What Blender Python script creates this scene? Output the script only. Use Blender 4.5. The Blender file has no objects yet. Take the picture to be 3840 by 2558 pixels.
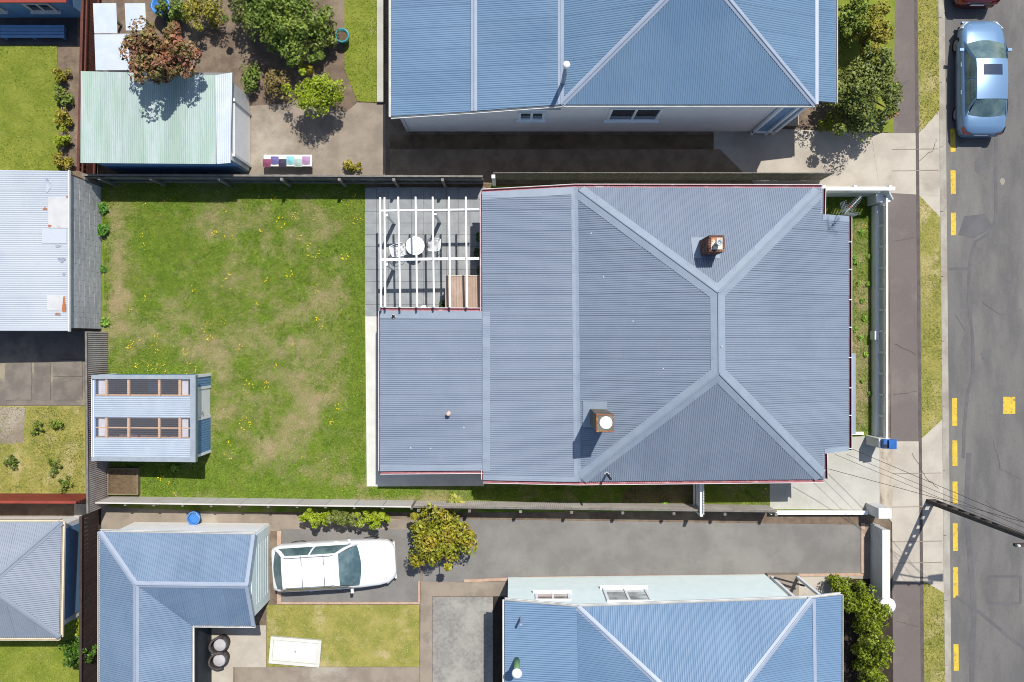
import bpy, bmesh, math, random
import numpy as np
from mathutils import Vector, Matrix
random.seed(11); RNG = np.random.default_rng(5)
sc = bpy.context.scene
COL = sc.collection
V = Vector
# ------------------------------------------------------------------ camera, sky, sun, exposure
H = 34.0            # drone height in metres
F = 3298.0          # focal length in pixels of the 3840 px wide photograph
cam_d = bpy.data.cameras.new('camera'); cam = bpy.data.objects.new('camera', cam_d); COL.objects.link(cam)
cam.location = (0, 0, H); cam.rotation_euler = (0, 0, 0)
cam_d.sensor_width = 36.0; cam_d.lens = 36.0 * F / 3840.0
cam_d.clip_start = 0.5; cam_d.clip_end = 3000
sc.camera = cam
SUN = V((0.21, 0.45, 1.0)).normalized()
world = bpy.data.worlds.new('World'); sc.world = world; world.use_nodes = True
wn = world.node_tree.nodes; wl = world.node_tree.links
bg = wn.get('Background') or wn.new('ShaderNodeBackground')
sky = wn.new('ShaderNodeTexSky'); sky.sky_type = 'NISHITA'; sky.sun_disc = False
sky.sun_elevation = math.asin(SUN.z); sky.sun_rotation = math.atan2(SUN.x, SUN.y)
wl.new(sky.outputs[0], bg.inputs[0]); bg.inputs[1].default_value = 0.115
out = wn.get('World Output') or wn.new('ShaderNodeOutputWorld'); wl.new(bg.outputs[0], out.inputs[0])
sd = bpy.data.lights.new('sun', 'SUN'); so = bpy.data.objects.new('sun', sd); COL.objects.link(so)
sd.energy = 4.5; sd.angle = math.radians(0.5); sd.color = (1.0, 0.965, 0.9)
so.location = (10, 20, 60); so.rotation_euler = (-SUN).to_track_quat('-Z', 'Y').to_euler()
vs = sc.view_settings; vs.view_transform = 'Standard'; vs.look = 'None'; vs.gamma = 1.0; vs.exposure = 0.45
vs.use_curve_mapping = False
sc.cycles.pixel_filter_type = 'BLACKMAN_HARRIS'; sc.cycles.filter_width = 1.0

def P(sx, sy, z=0.0):
    """a place on the site that the survey photograph shows at pixel sx, sy if it stands z above the ground"""
    k = (H - z) / F
    return V(((sx - 1920) * k, (1279 - sy) * k, z))
def G(sx, sy): return P(sx, sy, 0.0)
# ------------------------------------------------------------------ materials
def lin(c):
    r = []
    for v in c[:3]:
        v = v / 255.0
        r.append(0.58 * (v / 12.92 if v <= 0.04045 else ((v + 0.055) / 1.055) ** 2.4))     # sunlit tone to base colour
    return (r[0], r[1], r[2], 1.0)
MATS = {}
def M(name, c1, c2=None, scale=4.0, c3=None, scale3=0.5, t3=(0.45, 0.65), rough=0.7, metal=0.0, bump=0.0, bscale=60.0,
      coord='pos', spec=0.35, rnd=0.0, island=0.0, attr=None, ca=None, grain=0.08, stretch=None, rot=0.0):
    """procedural material: two-tone noise, large patches, grain, per-object and per-leaf variation"""
    if name in MATS: return MATS[name]
    m = bpy.data.materials.new(name); m.use_nodes = True
    n = m.node_tree.nodes; l = m.node_tree.links
    b = n['Principled BSDF']
    b.inputs['Roughness'].default_value = rough; b.inputs['Metallic'].default_value = metal
    b.inputs['Specular IOR Level'].default_value = spec
    if coord == 'pos':
        co = n.new('ShaderNodeNewGeometry').outputs['Position']
    else:
        co = n.new('ShaderNodeTexCoord').outputs['Object']
    if stretch or rot:
        mp = n.new('ShaderNodeMapping'); mp.inputs['Scale'].default_value = stretch or (1, 1, 1)
        mp.inputs['Rotation'].default_value = (0, 0, rot)
        l.new(co, mp.inputs[0]); co = mp.outputs[0]
    def noise(s, d=5.0, r=0.6):
        t = n.new('ShaderNodeTexNoise'); t.inputs['Scale'].default_value = s; t.inputs['Detail'].default_value = d
        t.inputs['Roughness'].default_value = r; l.new(co, t.inputs['Vector']); return t.outputs[0]
    def ramp(src, a, bb):
        r = n.new('ShaderNodeMapRange'); r.inputs[1].default_value = a; r.inputs[2].default_value = bb; r.clamp = True
        r.interpolation_type = 'SMOOTHSTEP'
        l.new(src, r.inputs[0]); return r.outputs[0]
    def mix(f, a, bb, typ='MIX'):
        x = n.new('ShaderNodeMix'); x.data_type = 'RGBA'; x.blend_type = typ
        if isinstance(f, float): x.inputs[0].default_value = f
        else: l.new(f, x.inputs[0])
        for i, s in ((6, a), (7, bb)):
            if isinstance(s, tuple): x.inputs[i].default_value = s
            else: l.new(s, x.inputs[i])
        return x.outputs[2]
    cur = lin(c1)
    if c2: cur = mix(ramp(noise(scale), 0.36, 0.64), cur, lin(c2))
    if c3: cur = mix(ramp(noise(scale3, 6.0, 0.65), *t3), cur, lin(c3))
    if attr:
        a = n.new('ShaderNodeAttribute'); a.attribute_name = attr
        cur = mix(a.outputs['Fac'], cur, lin(ca))
    def bright(src, amount):
        nonlocal cur
        r = n.new('ShaderNodeMapRange'); r.inputs[3].default_value = 1 - amount; r.inputs[4].default_value = 1 + amount
        l.new(src, r.inputs[0])
        cb = n.new('ShaderNodeCombineColor')
        for i in range(3): l.new(r.outputs[0], cb.inputs[i])
        cur = mix(1.0, cur, cb.outputs[0], 'MULTIPLY')
    if grain: bright(noise(bscale * 0.6, 3.0, 0.7), grain * 2)
    if rnd: bright(n.new('ShaderNodeObjectInfo').outputs['Random'], rnd)
    if island: bright(n.new('ShaderNodeNewGeometry').outputs['Random Per Island'], island)
    if isinstance(cur, tuple): b.inputs['Base Color'].default_value = cur
    else: l.new(cur, b.inputs['Base Color'])
    if bump:
        bp = n.new('ShaderNodeBump'); bp.inputs['Strength'].default_value = bump; bp.inputs['Distance'].default_value = 0.02
        l.new(noise(bscale, 4.0, 0.7), bp.inputs['Height']); l.new(bp.outputs[0], b.inputs['Normal'])
    MATS[name] = m
    return m
def glass(name, c, rough=0.06, spec=0.8):
    return M(name, c, None, rough=rough, spec=spec, grain=0.0)
# ------------------------------------------------------------------ objects
ORG = {}
def finish(name, verts, faces, mat, parent=None, smooth=False, org=None):
    me = bpy.data.meshes.new(name)
    if org is None:
        if parent is not None: org = ORG.get(parent, V((0, 0, 0)))
        else:
            a = np.array([tuple(v) for v in verts]); lo = a.min(0); hi = a.max(0)
            org = V(((lo[0] + hi[0]) / 2, (lo[1] + hi[1]) / 2, lo[2]))
    me.from_pydata([tuple(V(v) - org) for v in verts], [], faces)
    me.materials.append(mat)
    if smooth: me.polygons.foreach_set('use_smooth', [True] * len(me.polygons))
    me.update()
    o = bpy.data.objects.new(name, me); COL.objects.link(o)
    if parent is not None: o.parent = parent
    else: o.location = org
    ORG[o] = org
    return o
def tag(o, label=None, cat=None, group=None, kind=None):
    if label: o['label'] = label
    if cat: o['category'] = cat
    if group: o['group'] = group
    if kind: o['kind'] = kind
    return o
def thing(name, label, cat, loc=(0, 0, 0), group=None, kind=None):
    o = bpy.data.objects.new(name, None); COL.objects.link(o); o.location = loc; o.empty_display_size = 0.3
    ORG[o] = V(loc)
    return tag(o, label, cat, group, kind)
def piece(name, src, parent, loc, rot=(0, 0, 0), mat=None):
    """another piece that shares the mesh of src; loc in world metres"""
    o = bpy.data.objects.new(name, src); COL.objects.link(o); o.parent = parent
    o.location = V(loc) - ORG.get(parent, V((0, 0, 0))); o.rotation_euler = rot
    ORG[o] = V(loc)
    return o
def copy_tree(o, parent=None):
    c = o.copy(); COL.objects.link(c); c.parent = parent
    for ch in list(o.children): copy_tree(ch, c)
    ORG[c] = ORG.get(o, V((0, 0, 0)))
    return c
class MB:
    def __init__(s): s.v = []; s.f = []
    def add(s, vs, fs):
        k = len(s.v); s.v += [V(v) for v in vs]; s.f += [tuple(i + k for i in f) for f in fs]; return s
    def box(s, x0, x1, y0, y1, z0, z1, bev=0.0):
        if bev:
            b = bev
            vs = []
            for z, q in ((z0, 0), (z1 - b, 0), (z1, b)):
                vs += [(x0 + q, y0 + q, z), (x1 - q, y0 + q, z), (x1 - q, y1 - q, z), (x0 + q, y1 - q, z)]
            fs = [(3, 2, 1, 0), (8, 9, 10, 11)]
            for k in (0, 4):
                for i in range(4): fs.append((k + i, k + (i + 1) % 4, k + 4 + (i + 1) % 4, k + 4 + i))
            return s.add(vs, fs)
        return s.add([(x0, y0, z0), (x1, y0, z0), (x1, y1, z0), (x0, y1, z0), (x0, y0, z1), (x1, y0, z1), (x1, y1, z1), (x0, y1, z1)],
                     [(3, 2, 1, 0), (4, 5, 6, 7), (0, 1, 5, 4), (1, 2, 6, 5), (2, 3, 7, 6), (3, 0, 4, 7)])
    def bar(s, a, b, w, h, up=(0, 0, 1)):
        """box beam from a to b, width w, height h (centred)"""
        a = V(a); b = V(b); e = (b - a).normalized(); u = V(up)
        if abs(e.dot(u)) > 0.98: u = V((0, 1, 0))
        r = e.cross(u).normalized(); u = r.cross(e).normalized()
        vs = []
        for p in (a, b):
            for sx, sz in ((-1, -1), (1, -1), (1, 1), (-1, 1)): vs.append(p + r * (sx * w / 2) + u * (sz * h / 2))
        return s.add(vs, [(3, 2, 1, 0), (4, 5, 6, 7), (0, 1, 5, 4), (1, 2, 6, 5), (2, 3, 7, 6), (3, 0, 4, 7)])
    def tube(s, pts, rad, n=8, cap=True):
        pts = [V(p) for p in pts]
        rads = rad if isinstance(rad, (list, tuple)) else [rad] * len(pts)
        k = len(pts); vs = []; fs = []
        for i, p in enumerate(pts):
            e = (pts[min(i + 1, k - 1)] - pts[max(i - 1, 0)]).normalized()
            u = V((0, 0, 1)) if abs(e.z) < 0.9 else V((1, 0, 0))
            r = e.cross(u).normalized(); u = r.cross(e)
            for j in range(n):
                t = 2 * math.pi * j / n; vs.append(p + (r * math.cos(t) + u * math.sin(t)) * rads[i])
        for i in range(k - 1):
            for j in range(n): fs.append((i * n + j, i * n + (j + 1) % n, (i + 1) * n + (j + 1) % n, (i + 1) * n + j))
        if cap: fs += [tuple(range(n))[::-1], tuple(range((k - 1) * n, k * n))]
        return s.add(vs, fs)
    def lathe(s, c, prof, n=20):
        c = V(c); vs = []; fs = []
        for r, z in prof:
            for j in range(n):
                t = 2 * math.pi * j / n; vs.append(c + V((r * math.cos(t), r * math.sin(t), z)))
        for i in range(len(prof) - 1):
            for j in range(n): fs.append((i * n + j, i * n + (j + 1) % n, (i + 1) * n + (j + 1) % n, (i + 1) * n + j))
        fs += [tuple(range(n))[::-1], tuple(range((len(prof) - 1) * n, len(prof) * n))]
        return s.add(vs, fs)
    def prism(s, poly, z0, z1):
        """vertical prism over a counter-clockwise xy polygon"""
        n = len(poly); vs = [(p[0], p[1], z0) for p in poly] + [(p[0], p[1], z1) for p in poly]
        fs = [tuple(range(n))[::-1], tuple(range(n, 2 * n))] + [(i, (i + 1) % n, n + (i + 1) % n, n + i) for i in range(n)]
        return s.add(vs, fs)
    def slab(s, poly, th=0.03):
        """solid sheet under any flat 3d polygon, th thick downwards"""
        poly = [V(p) for p in poly]; n = len(poly)
        vs = poly + [p - V((0, 0, th)) for p in poly]
        nz = (poly[1] - poly[0]).cross(poly[2] - poly[0]).z
        top = tuple(range(n)); bot = tuple(range(n, 2 * n))[::-1]
        if nz < 0: top = top[::-1]; bot = bot[::-1]
        return s.add(vs, [top, bot] + [(i, (i + 1) % n, n + (i + 1) % n, n + i) for i in range(n)])
    def build(s, name, mat, parent=None, smooth=False, org=None): return finish(name, s.v, s.f, mat, parent, smooth, org)
def ccw(poly):
    a = sum(p[0] * q[1] - q[0] * p[1] for p, q in zip(poly, poly[1:] + poly[:1]))
    return poly if a > 0 else poly[::-1]
def sheet(name, pts, z, mat, parent=None, th=0.0, kind='structure', label=None):
    """ground surface: a flat piece of paving or turf given by surveyed corners"""
    poly = ccw([tuple(G(*p)[:2]) for p in pts])
    if th: o = MB().prism(poly, z - th, z).build(name, mat, parent)
    else: o = finish(name, [(p[0], p[1], z) for p in poly], [tuple(range(len(poly)))], mat, parent)
    if parent is None: tag(o, label=label, kind=kind)
    return o
def boxthing(name, label, cat, x0, x1, y0, y1, z0, z1, mat, bev=0.0, group=None):
    return tag(MB().box(x0, x1, y0, y1, z0, z1, bev).build(name, mat), label, cat, group)
# ------------------------------------------------------------------ corrugated iron
def interval(poly2, u):
    lo = hi = None
    n = len(poly2)
    for i in range(n):
        (u0, v0), (u1, v1) = poly2[i], poly2[(i + 1) % n]
        if (u0 - u) * (u1 - u) <= 0 and abs(u1 - u0) > 1e-9:
            v = v0 + (v1 - v0) * (u - u0) / (u1 - u0)
            lo = v if lo is None else min(lo, v); hi = v if hi is None else max(hi, v)
    return lo, hi
def nrm(poly):
    n = (poly[1] - poly[0]).cross(poly[2] - poly[0]).normalized()
    return n
def corr(polys, flow, parent, mat, name='roof_sheet', cover=0.762, pitch=0.0762, amp=0.011, seg=6, lap=0.006, up=None, off=0.0):
    """corrugated sheets over one plane (union of convex polygons that share it); each sheet is a piece of its own"""
    if isinstance(polys[0], Vector): polys = [polys]
    n = nrm(polys[0])
    if (up is None and n.z < 0) or (up is not None and n.dot(V(up)) < 0): n = -n
    fl = V(flow); v = (fl - n * fl.dot(n)).normalized(); u = v.cross(n).normalized()
    o = polys[0][0]
    p2 = [[((p - o).dot(u), (p - o).dot(v)) for p in q] for q in polys]
    us = [a for q in p2 for a, _ in q]; u0, u1 = min(us), max(us)
    res = []; a = u0; step = pitch / seg
    while a < u1 - 0.01:
        b = min(a + cover, u1); vs = []; fs = []; prev = False
        k = max(2, int(round((b - a) / step))); 
        for i in range(k + 1):
            uu = a + (b - a) * i / k
            if uu <= u0: uu = u0 + 1e-5
            if uu >= u1: uu = u1 - 1e-5
            lo = hi = None
            for q in p2:
                c, d = interval(q, uu)
                if c is not None: lo = c if lo is None else min(lo, c); hi = d if hi is None else max(hi, d)
            if lo is None or hi - lo < 1e-4: prev = False; continue
            z = amp * (1 - 2 * (0.5 - 0.5 * math.cos(2 * math.pi * (uu - u0) / pitch)) ** 2.0) + lap * (i / k) + off
            w = o + u * uu + n * z
            vs += [w + v * lo, w + v * hi]
            if prev:
                m = len(vs); fs.append((m - 4, m - 3, m - 1, m - 2))
            prev = True
        if fs: res.append(finish(name, vs, fs, mat, parent, True))
        a += cover
    return res
def cap(p0, p1, fa, fb, parent, mat, w=0.26, lift=0.026, roll=0.034, name='ridge_cap'):
    """folded flashing over the line p0-p1 with a wing on each of the two faces"""
    e = (p1 - p0).normalized(); vs = []; fs = []
    rows = []
    for f in (fa, fb):
        n = nrm(f)
        if n.z < 0: n = -n
        c = sum(f, V((0, 0, 0))) / len(f); d = n.cross(e)
        if d.dot(c - p0) < 0: d = -d
        rows.append((n, d))
    (na, da), (nb, db) = rows; nm = (na + nb).normalized()
    for p in (p0, p1):
        vs += [p + na * (lift - 0.02) + da * w, p + na * lift + da * w, p + nm * (lift + 0.008), p + nb * lift + db * w, p + nb * (lift - 0.02) + db * w]
    fs = [(i, i + 1, i + 6, i + 5) for i in range(4)]
    mb = MB().add(vs, fs)
    if roll: mb.tube([p0 + nm * (lift + 0.012), p1 + nm * (lift + 0.012)], roll, 8)
    return mb.build(name, mat, parent)
def flat(p0, p1, inward, w, parent, mat, lift=0.024, name='flashing', drop=0.07):
    """flat edge flashing along p0-p1, w wide towards inward, turned down at the outer edge"""
    e = (p1 - p0).normalized(); d = V(inward); n = e.cross(d).normalized()
    if n.z < 0: n = -n
    d = n.cross(e)
    if d.dot(V(inward)) < 0: d = -d
    vs = []
    for p in (p0, p1): vs += [p + n * (lift - drop) - d * 0.012, p + n * lift - d * 0.012, p + n * lift + d * w, p + n * (lift - 0.02) + d * w]
    return MB().add(vs, [(0, 1, 5, 4), (1, 2, 6, 5), (2, 3, 7, 6)]).build(name, mat, parent)
def gutter(p0, p1, outd, parent, mat, lipmat=None, w=0.115, dep=0.085, drop=0.035):
    d = V(outd).normalized(); t = 0.006
    prof = [(0.0, 0.0), (0.0, -dep), (w, -dep), (w, 0.012), (w - 0.018, 0.012), (w - 0.018, -dep + t), (t, -dep + t), (t, 0.0)]
    vs = []; k = len(prof)
    for p in (p0, p1):
        for a, z in prof: vs.append(p + d * (a + 0.004) + V((0, 0, z - drop)))
    fs = [(i, (i + 1) % k, k + (i + 1) % k, k + i) for i in range(k)] + [tuple(range(k))[::-1], tuple(range(k, 2 * k))]
    g = MB().add(vs, fs).build('gutter', mat, parent)
    if lipmat:
        MB().bar(p0 + d * (w + 0.012) + V((0, 0, -dep / 2 - drop + 0.008)), p1 + d * (w + 0.012) + V((0, 0, -dep / 2 - drop + 0.008)), 0.016, dep + 0.02).build('gutter_front', lipmat, g)
    return g
def clad(p0, p1, z0, z1, outd, parent, mat, h=0.17, name='weatherboard_cladding', lap=0.014):
    """lapped weatherboards on a wall face from p0 to p1"""
    p0 = V((p0[0], p0[1], 0)); p1 = V((p1[0], p1[1], 0)); d = V(outd).normalized()
    n = max(1, int(round((z1 - z0) / h))); mb = MB()
    for i in range(n):
        a = z0 + (z1 - z0) * i / n; b = z0 + (z1 - z0) * (i + 1) / n
        mb.add([p0 + d * (lap + .004) + V((0, 0, a)), p1 + d * (lap + .004) + V((0, 0, a)), p1 + d * .004 + V((0, 0, b)), p0 + d * .004 + V((0, 0, b))], [(0, 1, 2, 3)])
        mb.add([p0 + d * .004 + V((0, 0, a)), p1 + d * .004 + V((0, 0, a)), p1 + d * (lap + .004) + V((0, 0, a)), p0 + d * (lap + .004) + V((0, 0, a))], [(0, 1, 2, 3)])
    return mb.build(name, mat, parent)
def window(p, along, outd, w, h, z, parent, frame, pane, lights=2, sill=True):
    """sash window centred at p on a wall face; each light has its own pane"""
    a = V(along).normalized(); d = V(outd).normalized(); c = V((p[0], p[1], z)); up = V((0, 0, 1))
    mb = MB(); fw = 0.09
    for s in (-1, 1): mb.bar(c + a * s * (w / 2) - up * h / 2 + d * .03, c + a * s * (w / 2) + up * h / 2 + d * .03, fw, 0.07, d)
    for s in (-1, 1): mb.bar(c + up * s * h / 2 - a * (w / 2 + .05) + d * .032, c + up * s * h / 2 + a * (w / 2 + .05) + d * .032, 0.068, fw, up)
    for i in range(1, lights):
        x = -w / 2 + w * i / lights; mb.bar(c + a * x - up * h / 2 + d * .028, c + a * x + up * h / 2 + d * .028, 0.08, 0.06, d)
    fr = mb.build('window', frame, parent)
    for i in range(lights):
        x0 = -w / 2 + w * i / lights + .04; x1 = -w / 2 + w * (i + 1) / lights - .04
        q = [c + a * x0 - up * (h / 2 - .04), c + a * x1 - up * (h / 2 - .04), c + a * x1 + up * (h / 2 - .04), c + a * x0 + up * (h / 2 - .04)]
        finish('pane', [x + d * .022 for x in q], [(0, 1, 2, 3)], pane, fr)
    if sill: MB().bar(c - up * (h / 2 + .06) - a * (w / 2 + .12) + d * .07, c - up * (h / 2 + .06) + a * (w / 2 + .12) + d * .07, 0.14, 0.05).build('sill', frame, fr)
    return fr
# ------------------------------------------------------------------ plants
def leaves(centres, radii, count, size, flatten=1.0, outward=0.7, up=0.25):
    """numpy leaf quads spread over clumps"""
    k = len(centres); which = RNG.integers(0, k, count)
    d = RNG.normal(size=(count, 3)); d /= np.linalg.norm(d, axis=1)[:, None]
    r = radii[which] * (0.45 + 0.55 * RNG.random(count) ** 0.5)
    p = centres[which] + d * r[:, None] * np.array([1, 1, flatten])
    nn = d * outward + RNG.normal(size=(count, 3)) * 0.55 + np.array([0, 0, up]); nn /= np.linalg.norm(nn, axis=1)[:, None]
    t = np.cross(nn, RNG.normal(size=(count, 3))); t /= np.linalg.norm(t, axis=1)[:, None]
    b = np.cross(nn, t); s = size * (0.45 + 1.1 * RNG.random(count) ** 1.5)
    a = (t * s[:, None]); c = (b * s[:, None] * 0.55)
    vs = np.stack([p - a, p - c + nn * .1 * s[:, None], p + a, p + c + nn * .1 * s[:, None]], 1).reshape(-1, 3)
    return vs
def quadmesh(name, vs, mat, parent, org, per=4, attr=None):
    me = bpy.data.meshes.new(name); nv = len(vs); nf = nv // per
    me.vertices.add(nv); me.vertices.foreach_set('co', (vs - np.array(org)).astype(np.float32).ravel())
    me.loops.add(nv); me.loops.foreach_set('vertex_index', np.arange(nv, dtype=np.int32))
    me.polygons.add(nf); me.polygons.foreach_set('loop_start', np.arange(0, nv, per, dtype=np.int32))
    me.materials.append(mat); me.update(calc_edges=True)
    if attr is not None:
        at = me.attributes.new('dry', 'FLOAT', 'POINT'); at.data.foreach_set('value', attr.astype(np.float32))
    o = bpy.data.objects.new(name, me); COL.objects.link(o)
    if parent is not None: o.parent = parent
    else: o.location = org
    ORG[o] = V(org)
    return o
def bush(name, label, cat, x, y, rx, ry, z0, z1, mat, bark, n=2500, size=0.07, clumps=28, stem=True, group=None, box=False, rel=0.34, gap=0.0):
    o = thing(name, label, cat, (x, y, 0), group)
    zc = (z0 + z1) / 2; rz = (z1 - z0) / 2
    if box:
        c = np.stack([RNG.uniform(-rx, rx, clumps), RNG.uniform(-ry, ry, clumps), RNG.uniform(-rz, rz, clumps)], 1)
        base = min(rx, ry, rz)
    else:
        d = RNG.normal(size=(clumps, 3)); d /= np.linalg.norm(d, axis=1)[:, None]
        d *= (0.25 + 0.62 * RNG.random(clumps))[:, None]
        far = RNG.random(clumps) < 0.22; d[far] *= 1.22
        c = d * np.array([rx, ry, rz]); base = min(rx, ry)
    c = c + np.array([x, y, zc])
    rad = base * rel * (0.6 + 0.8 * RNG.random(clumps))
    if not box: rad[far] *= 0.55
    vs = leaves(c, rad, int(n * 1.7), size * .76)
    vs[:, 2] = np.maximum(vs[:, 2], 0.03)
    quadmesh('crown', vs, mat, o, (x, y, 0))
    if stem:
        mb = MB(); r0 = max(0.025, 0.05 * base)
        top = max(z0 + 0.3 * (z1 - z0), 0.15)
        mb.tube([(x, y, -0.03), (x + .03, y, top * .5), (x, y + .02, top)], [r0 * 1.3, r0, r0 * .8], 7)
        for i in range(6):
            q = V(c[i % clumps]); mb.tube([(x, y, top * .85), (V((x, y, top)) + q) / 2 + V((0, 0, .05)), q], [r0 * .6, r0 * .45, r0 * .2], 5)
        mb.build('trunk', bark, o, True)
    return o
def vnoise(x, y, s, seed):
    """smooth 2d value noise in numpy"""
    r = np.random.default_rng(seed).random((64, 64)); xs = x / s; ys = y / s
    xi = np.floor(xs).astype(int); yi = np.floor(ys).astype(int); fx = xs - xi; fy = ys - yi
    fx = fx * fx * (3 - 2 * fx); fy = fy * fy * (3 - 2 * fy)
    g = lambda i, j: r[(xi + i) % 64, (yi + j) % 64]
    return (g(0, 0) * (1 - fx) + g(1, 0) * fx) * (1 - fy) + (g(0, 1) * (1 - fx) + g(1, 1) * fx) * fy
def fbm(x, y, s, seed): return sum(vnoise(x, y, s / 2 ** i, seed + i) * 0.5 ** i for i in range(4)) / 1.875
def inpoly(x, y, poly):
    c = np.zeros(len(x), bool); n = len(poly)
    for i in range(n):
        x0, y0 = poly[i]; x1, y1 = poly[(i + 1) % n]
        if y0 == y1: continue
        hit = ((y0 > y) != (y1 > y)) & (x < (x1 - x0) * (y - y0) / (y1 - y0) + x0); c ^= hit
    return c
def grass(name, polys, density, mat, dryf, z=0.0, length=0.06, width=0.011, holes=(), label=None):
    vs = []; at = []
    for poly in polys:
        poly = [tuple(G(*p)[:2]) for p in poly]
        a = np.array(poly); lo = a.min(0); hi = a.max(0); n = int((hi[0] - lo[0]) * (hi[1] - lo[1]) * density)
        x = RNG.uniform(lo[0], hi[0], n); y = RNG.uniform(lo[1], hi[1], n)
        k = inpoly(x, y, poly)
        for hx0, hx1, hy0, hy1 in holes: k &= ~((x > hx0) & (x < hx1) & (y > hy0) & (y < hy1))
        x = x[k]; y = y[k]; n = len(x)
        d = dryf(x, y)
        lush = np.clip(1.15 - d * 0.6, 0.4, 1.3)
        ang = RNG.uniform(0, 2 * np.pi, n); tl = RNG.uniform(0, 2 * np.pi, n)
        L = length * (0.5 + RNG.random(n)) * lush; lean = 0.35 + 0.65 * RNG.random(n)
        w = width * (0.7 + 0.6 * RNG.random(n))
        r = np.stack([x, y, np.full(n, z)], 1); s = np.stack([np.cos(ang), np.sin(ang), np.zeros(n)], 1) * w[:, None]
        t = np.stack([np.cos(tl) * L * lean, np.sin(tl) * L * lean, L * np.sqrt(np.maximum(0.05, 1 - lean ** 2 * .8))], 1)
        vs.append(np.stack([r - s, r + s, r + t], 1).reshape(-1, 3))
        at.append(np.repeat(np.clip(d + RNG.normal(0, .16, n), 0, 1), 3))
    vs = np.concatenate(vs); at = np.concatenate(at)
    lo = vs.min(0); hi = vs.max(0)
    o = quadmesh(name, vs, mat, None, ((lo[0] + hi[0]) / 2, (lo[1] + hi[1]) / 2, lo[2]), 3, at)
    return tag(o, label, None, None, 'stuff')
# ------------------------------------------------------------------ palette
m_roof = M('roof_iron', (141, 154, 172), (145, 157, 175), 1.5, (137, 150, 169), 0.35, rough=0.45, spec=0.4, rnd=0.03, grain=0.02, bscale=30)
m_flash = M('roof_flashing', (154, 167, 183), (161, 173, 188), 2.0, rough=0.4, spec=0.45, rnd=0.03, grain=0.02, bscale=20)
m_nroof = M('blue_iron', (116, 146, 176), (122, 151, 180), 1.2, (109, 140, 171), 0.3, rough=0.45, spec=0.4, rnd=0.03, grain=0.02, bscale=20)
m_nflash = M('blue_flashing', (166, 178, 198), (172, 184, 202), 2.0, rough=0.45, rnd=0.02, grain=0.02)
m_sroof = M('steel_blue_iron', (116, 147, 180), (123, 153, 184), 1.2, (110, 141, 175), 0.3, rough=0.45, spec=0.4, rnd=0.03, grain=0.02, bscale=20)
m_groof = M('grey_blue_iron', (146, 156, 171), (153, 162, 176), 1.5, rough=0.5, rnd=0.03, grain=0.02)
m_gut = M('faded_red_paint', (186, 116, 124), (198, 138, 144), 6.0, (222, 190, 192), 2.2, (0.55, 0.7), rough=0.6)
m_gutd = M('dark_red_paint', (118, 48, 58), (138, 62, 70), 5.0, rough=0.5)
m_white = M('white_paint', (284, 284, 282), (276, 277, 277), 3.0, rough=0.55, grain=0.015)
m_white2 = M('weathered_white_paint', (250, 250, 246), (236, 237, 236), 2.5, (214, 214, 208), 1.1, (0.55, 0.75), rough=0.65, grain=0.02)
m_cream = M('cream_paint', (240, 226, 200), (230, 216, 192), 3.0, rough=0.6)
m_lawn = M('lawn_turf', (104, 132, 40), (128, 152, 52), 2.2, (136, 146, 64), 0.7, (0.45, 0.7), rough=0.95, spec=0.1, bump=0.5, bscale=35, attr='dry', ca=(172, 156, 116), grain=0.16)
m_blade = M('grass_blades', (116, 152, 46), (150, 180, 62), 3.0, (142, 162, 64), 0.8, (0.45, 0.7), rough=0.7, spec=0.2, attr='dry', ca=(206, 190, 148), island=0.42, grain=0.0)
m_turf2 = M('verge_turf', (148, 150, 72), (176, 168, 92), 1.6, (196, 182, 130), 0.9, (0.5, 0.68), rough=0.95, spec=0.1, bump=0.5, bscale=35, grain=0.14)
m_turf3 = M('bright_turf', (126, 140, 52), (148, 156, 66), 1.3, (176, 170, 106), 0.6, (0.55, 0.72), rough=0.95, spec=0.1, bump=0.5, bscale=35, grain=0.14)
m_soil = M('soil', (140, 122, 106), (122, 106, 92), 3.0, (156, 140, 120), 0.8, rough=0.95, spec=0.1, bump=0.6, bscale=45, grain=0.14)
m_dsoil = M('dark_soil', (126, 106, 84), (104, 88, 70), 4.0, (142, 124, 98), 1.0, rough=0.95, spec=0.1, bump=0.6, bscale=45, grain=0.16)
m_bark = M('bark', (116, 92, 70), (94, 74, 58), 9.0, rough=0.9)
m_conc = M('pale_concrete', (206, 204, 194), (196, 193, 182), 1.4, (182, 176, 164), 0.5, (0.52, 0.72), rough=0.85, spec=0.2, bump=0.15, bscale=90, grain=0.05)
m_concw = M('white_concrete', (238, 237, 228), (228, 226, 216), 2.0, rough=0.85, spec=0.2, grain=0.03)
m_conct = M('tan_concrete', (208, 199, 184), (194, 184, 170), 1.0, (178, 168, 154), 0.4, (0.5, 0.7), rough=0.88, spec=0.2, bump=0.15, bscale=80, grain=0.05)
m_concg = M('stained_concrete', (170, 156, 140), (150, 138, 124), 1.2, (188, 178, 162), 0.45, (0.5, 0.7), rough=0.88, spec=0.2, bump=0.2, bscale=60, grain=0.06)
m_pav = M('paver_concrete', (168, 172, 173), (156, 160, 162), 2.5, (184, 186, 184), 0.9, (0.5, 0.7), rough=0.85, spec=0.2, bump=0.15, bscale=90, rnd=0.045, grain=0.05)
m_asph = M('road_asphalt', (126, 123, 120), (112, 110, 109), 0.8, (138, 135, 129), 0.25, (0.46, 0.66), rough=0.9, spec=0.2, bump=0.3, bscale=60, grain=0.16, stretch=(1.6, .5, 1))
m_asph2 = M('driveway_asphalt', (144, 141, 137), (134, 130, 126), 1.0, (152, 148, 143), 0.4, rough=0.9, spec=0.2, bump=0.3, bscale=60, grain=0.13)
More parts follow.
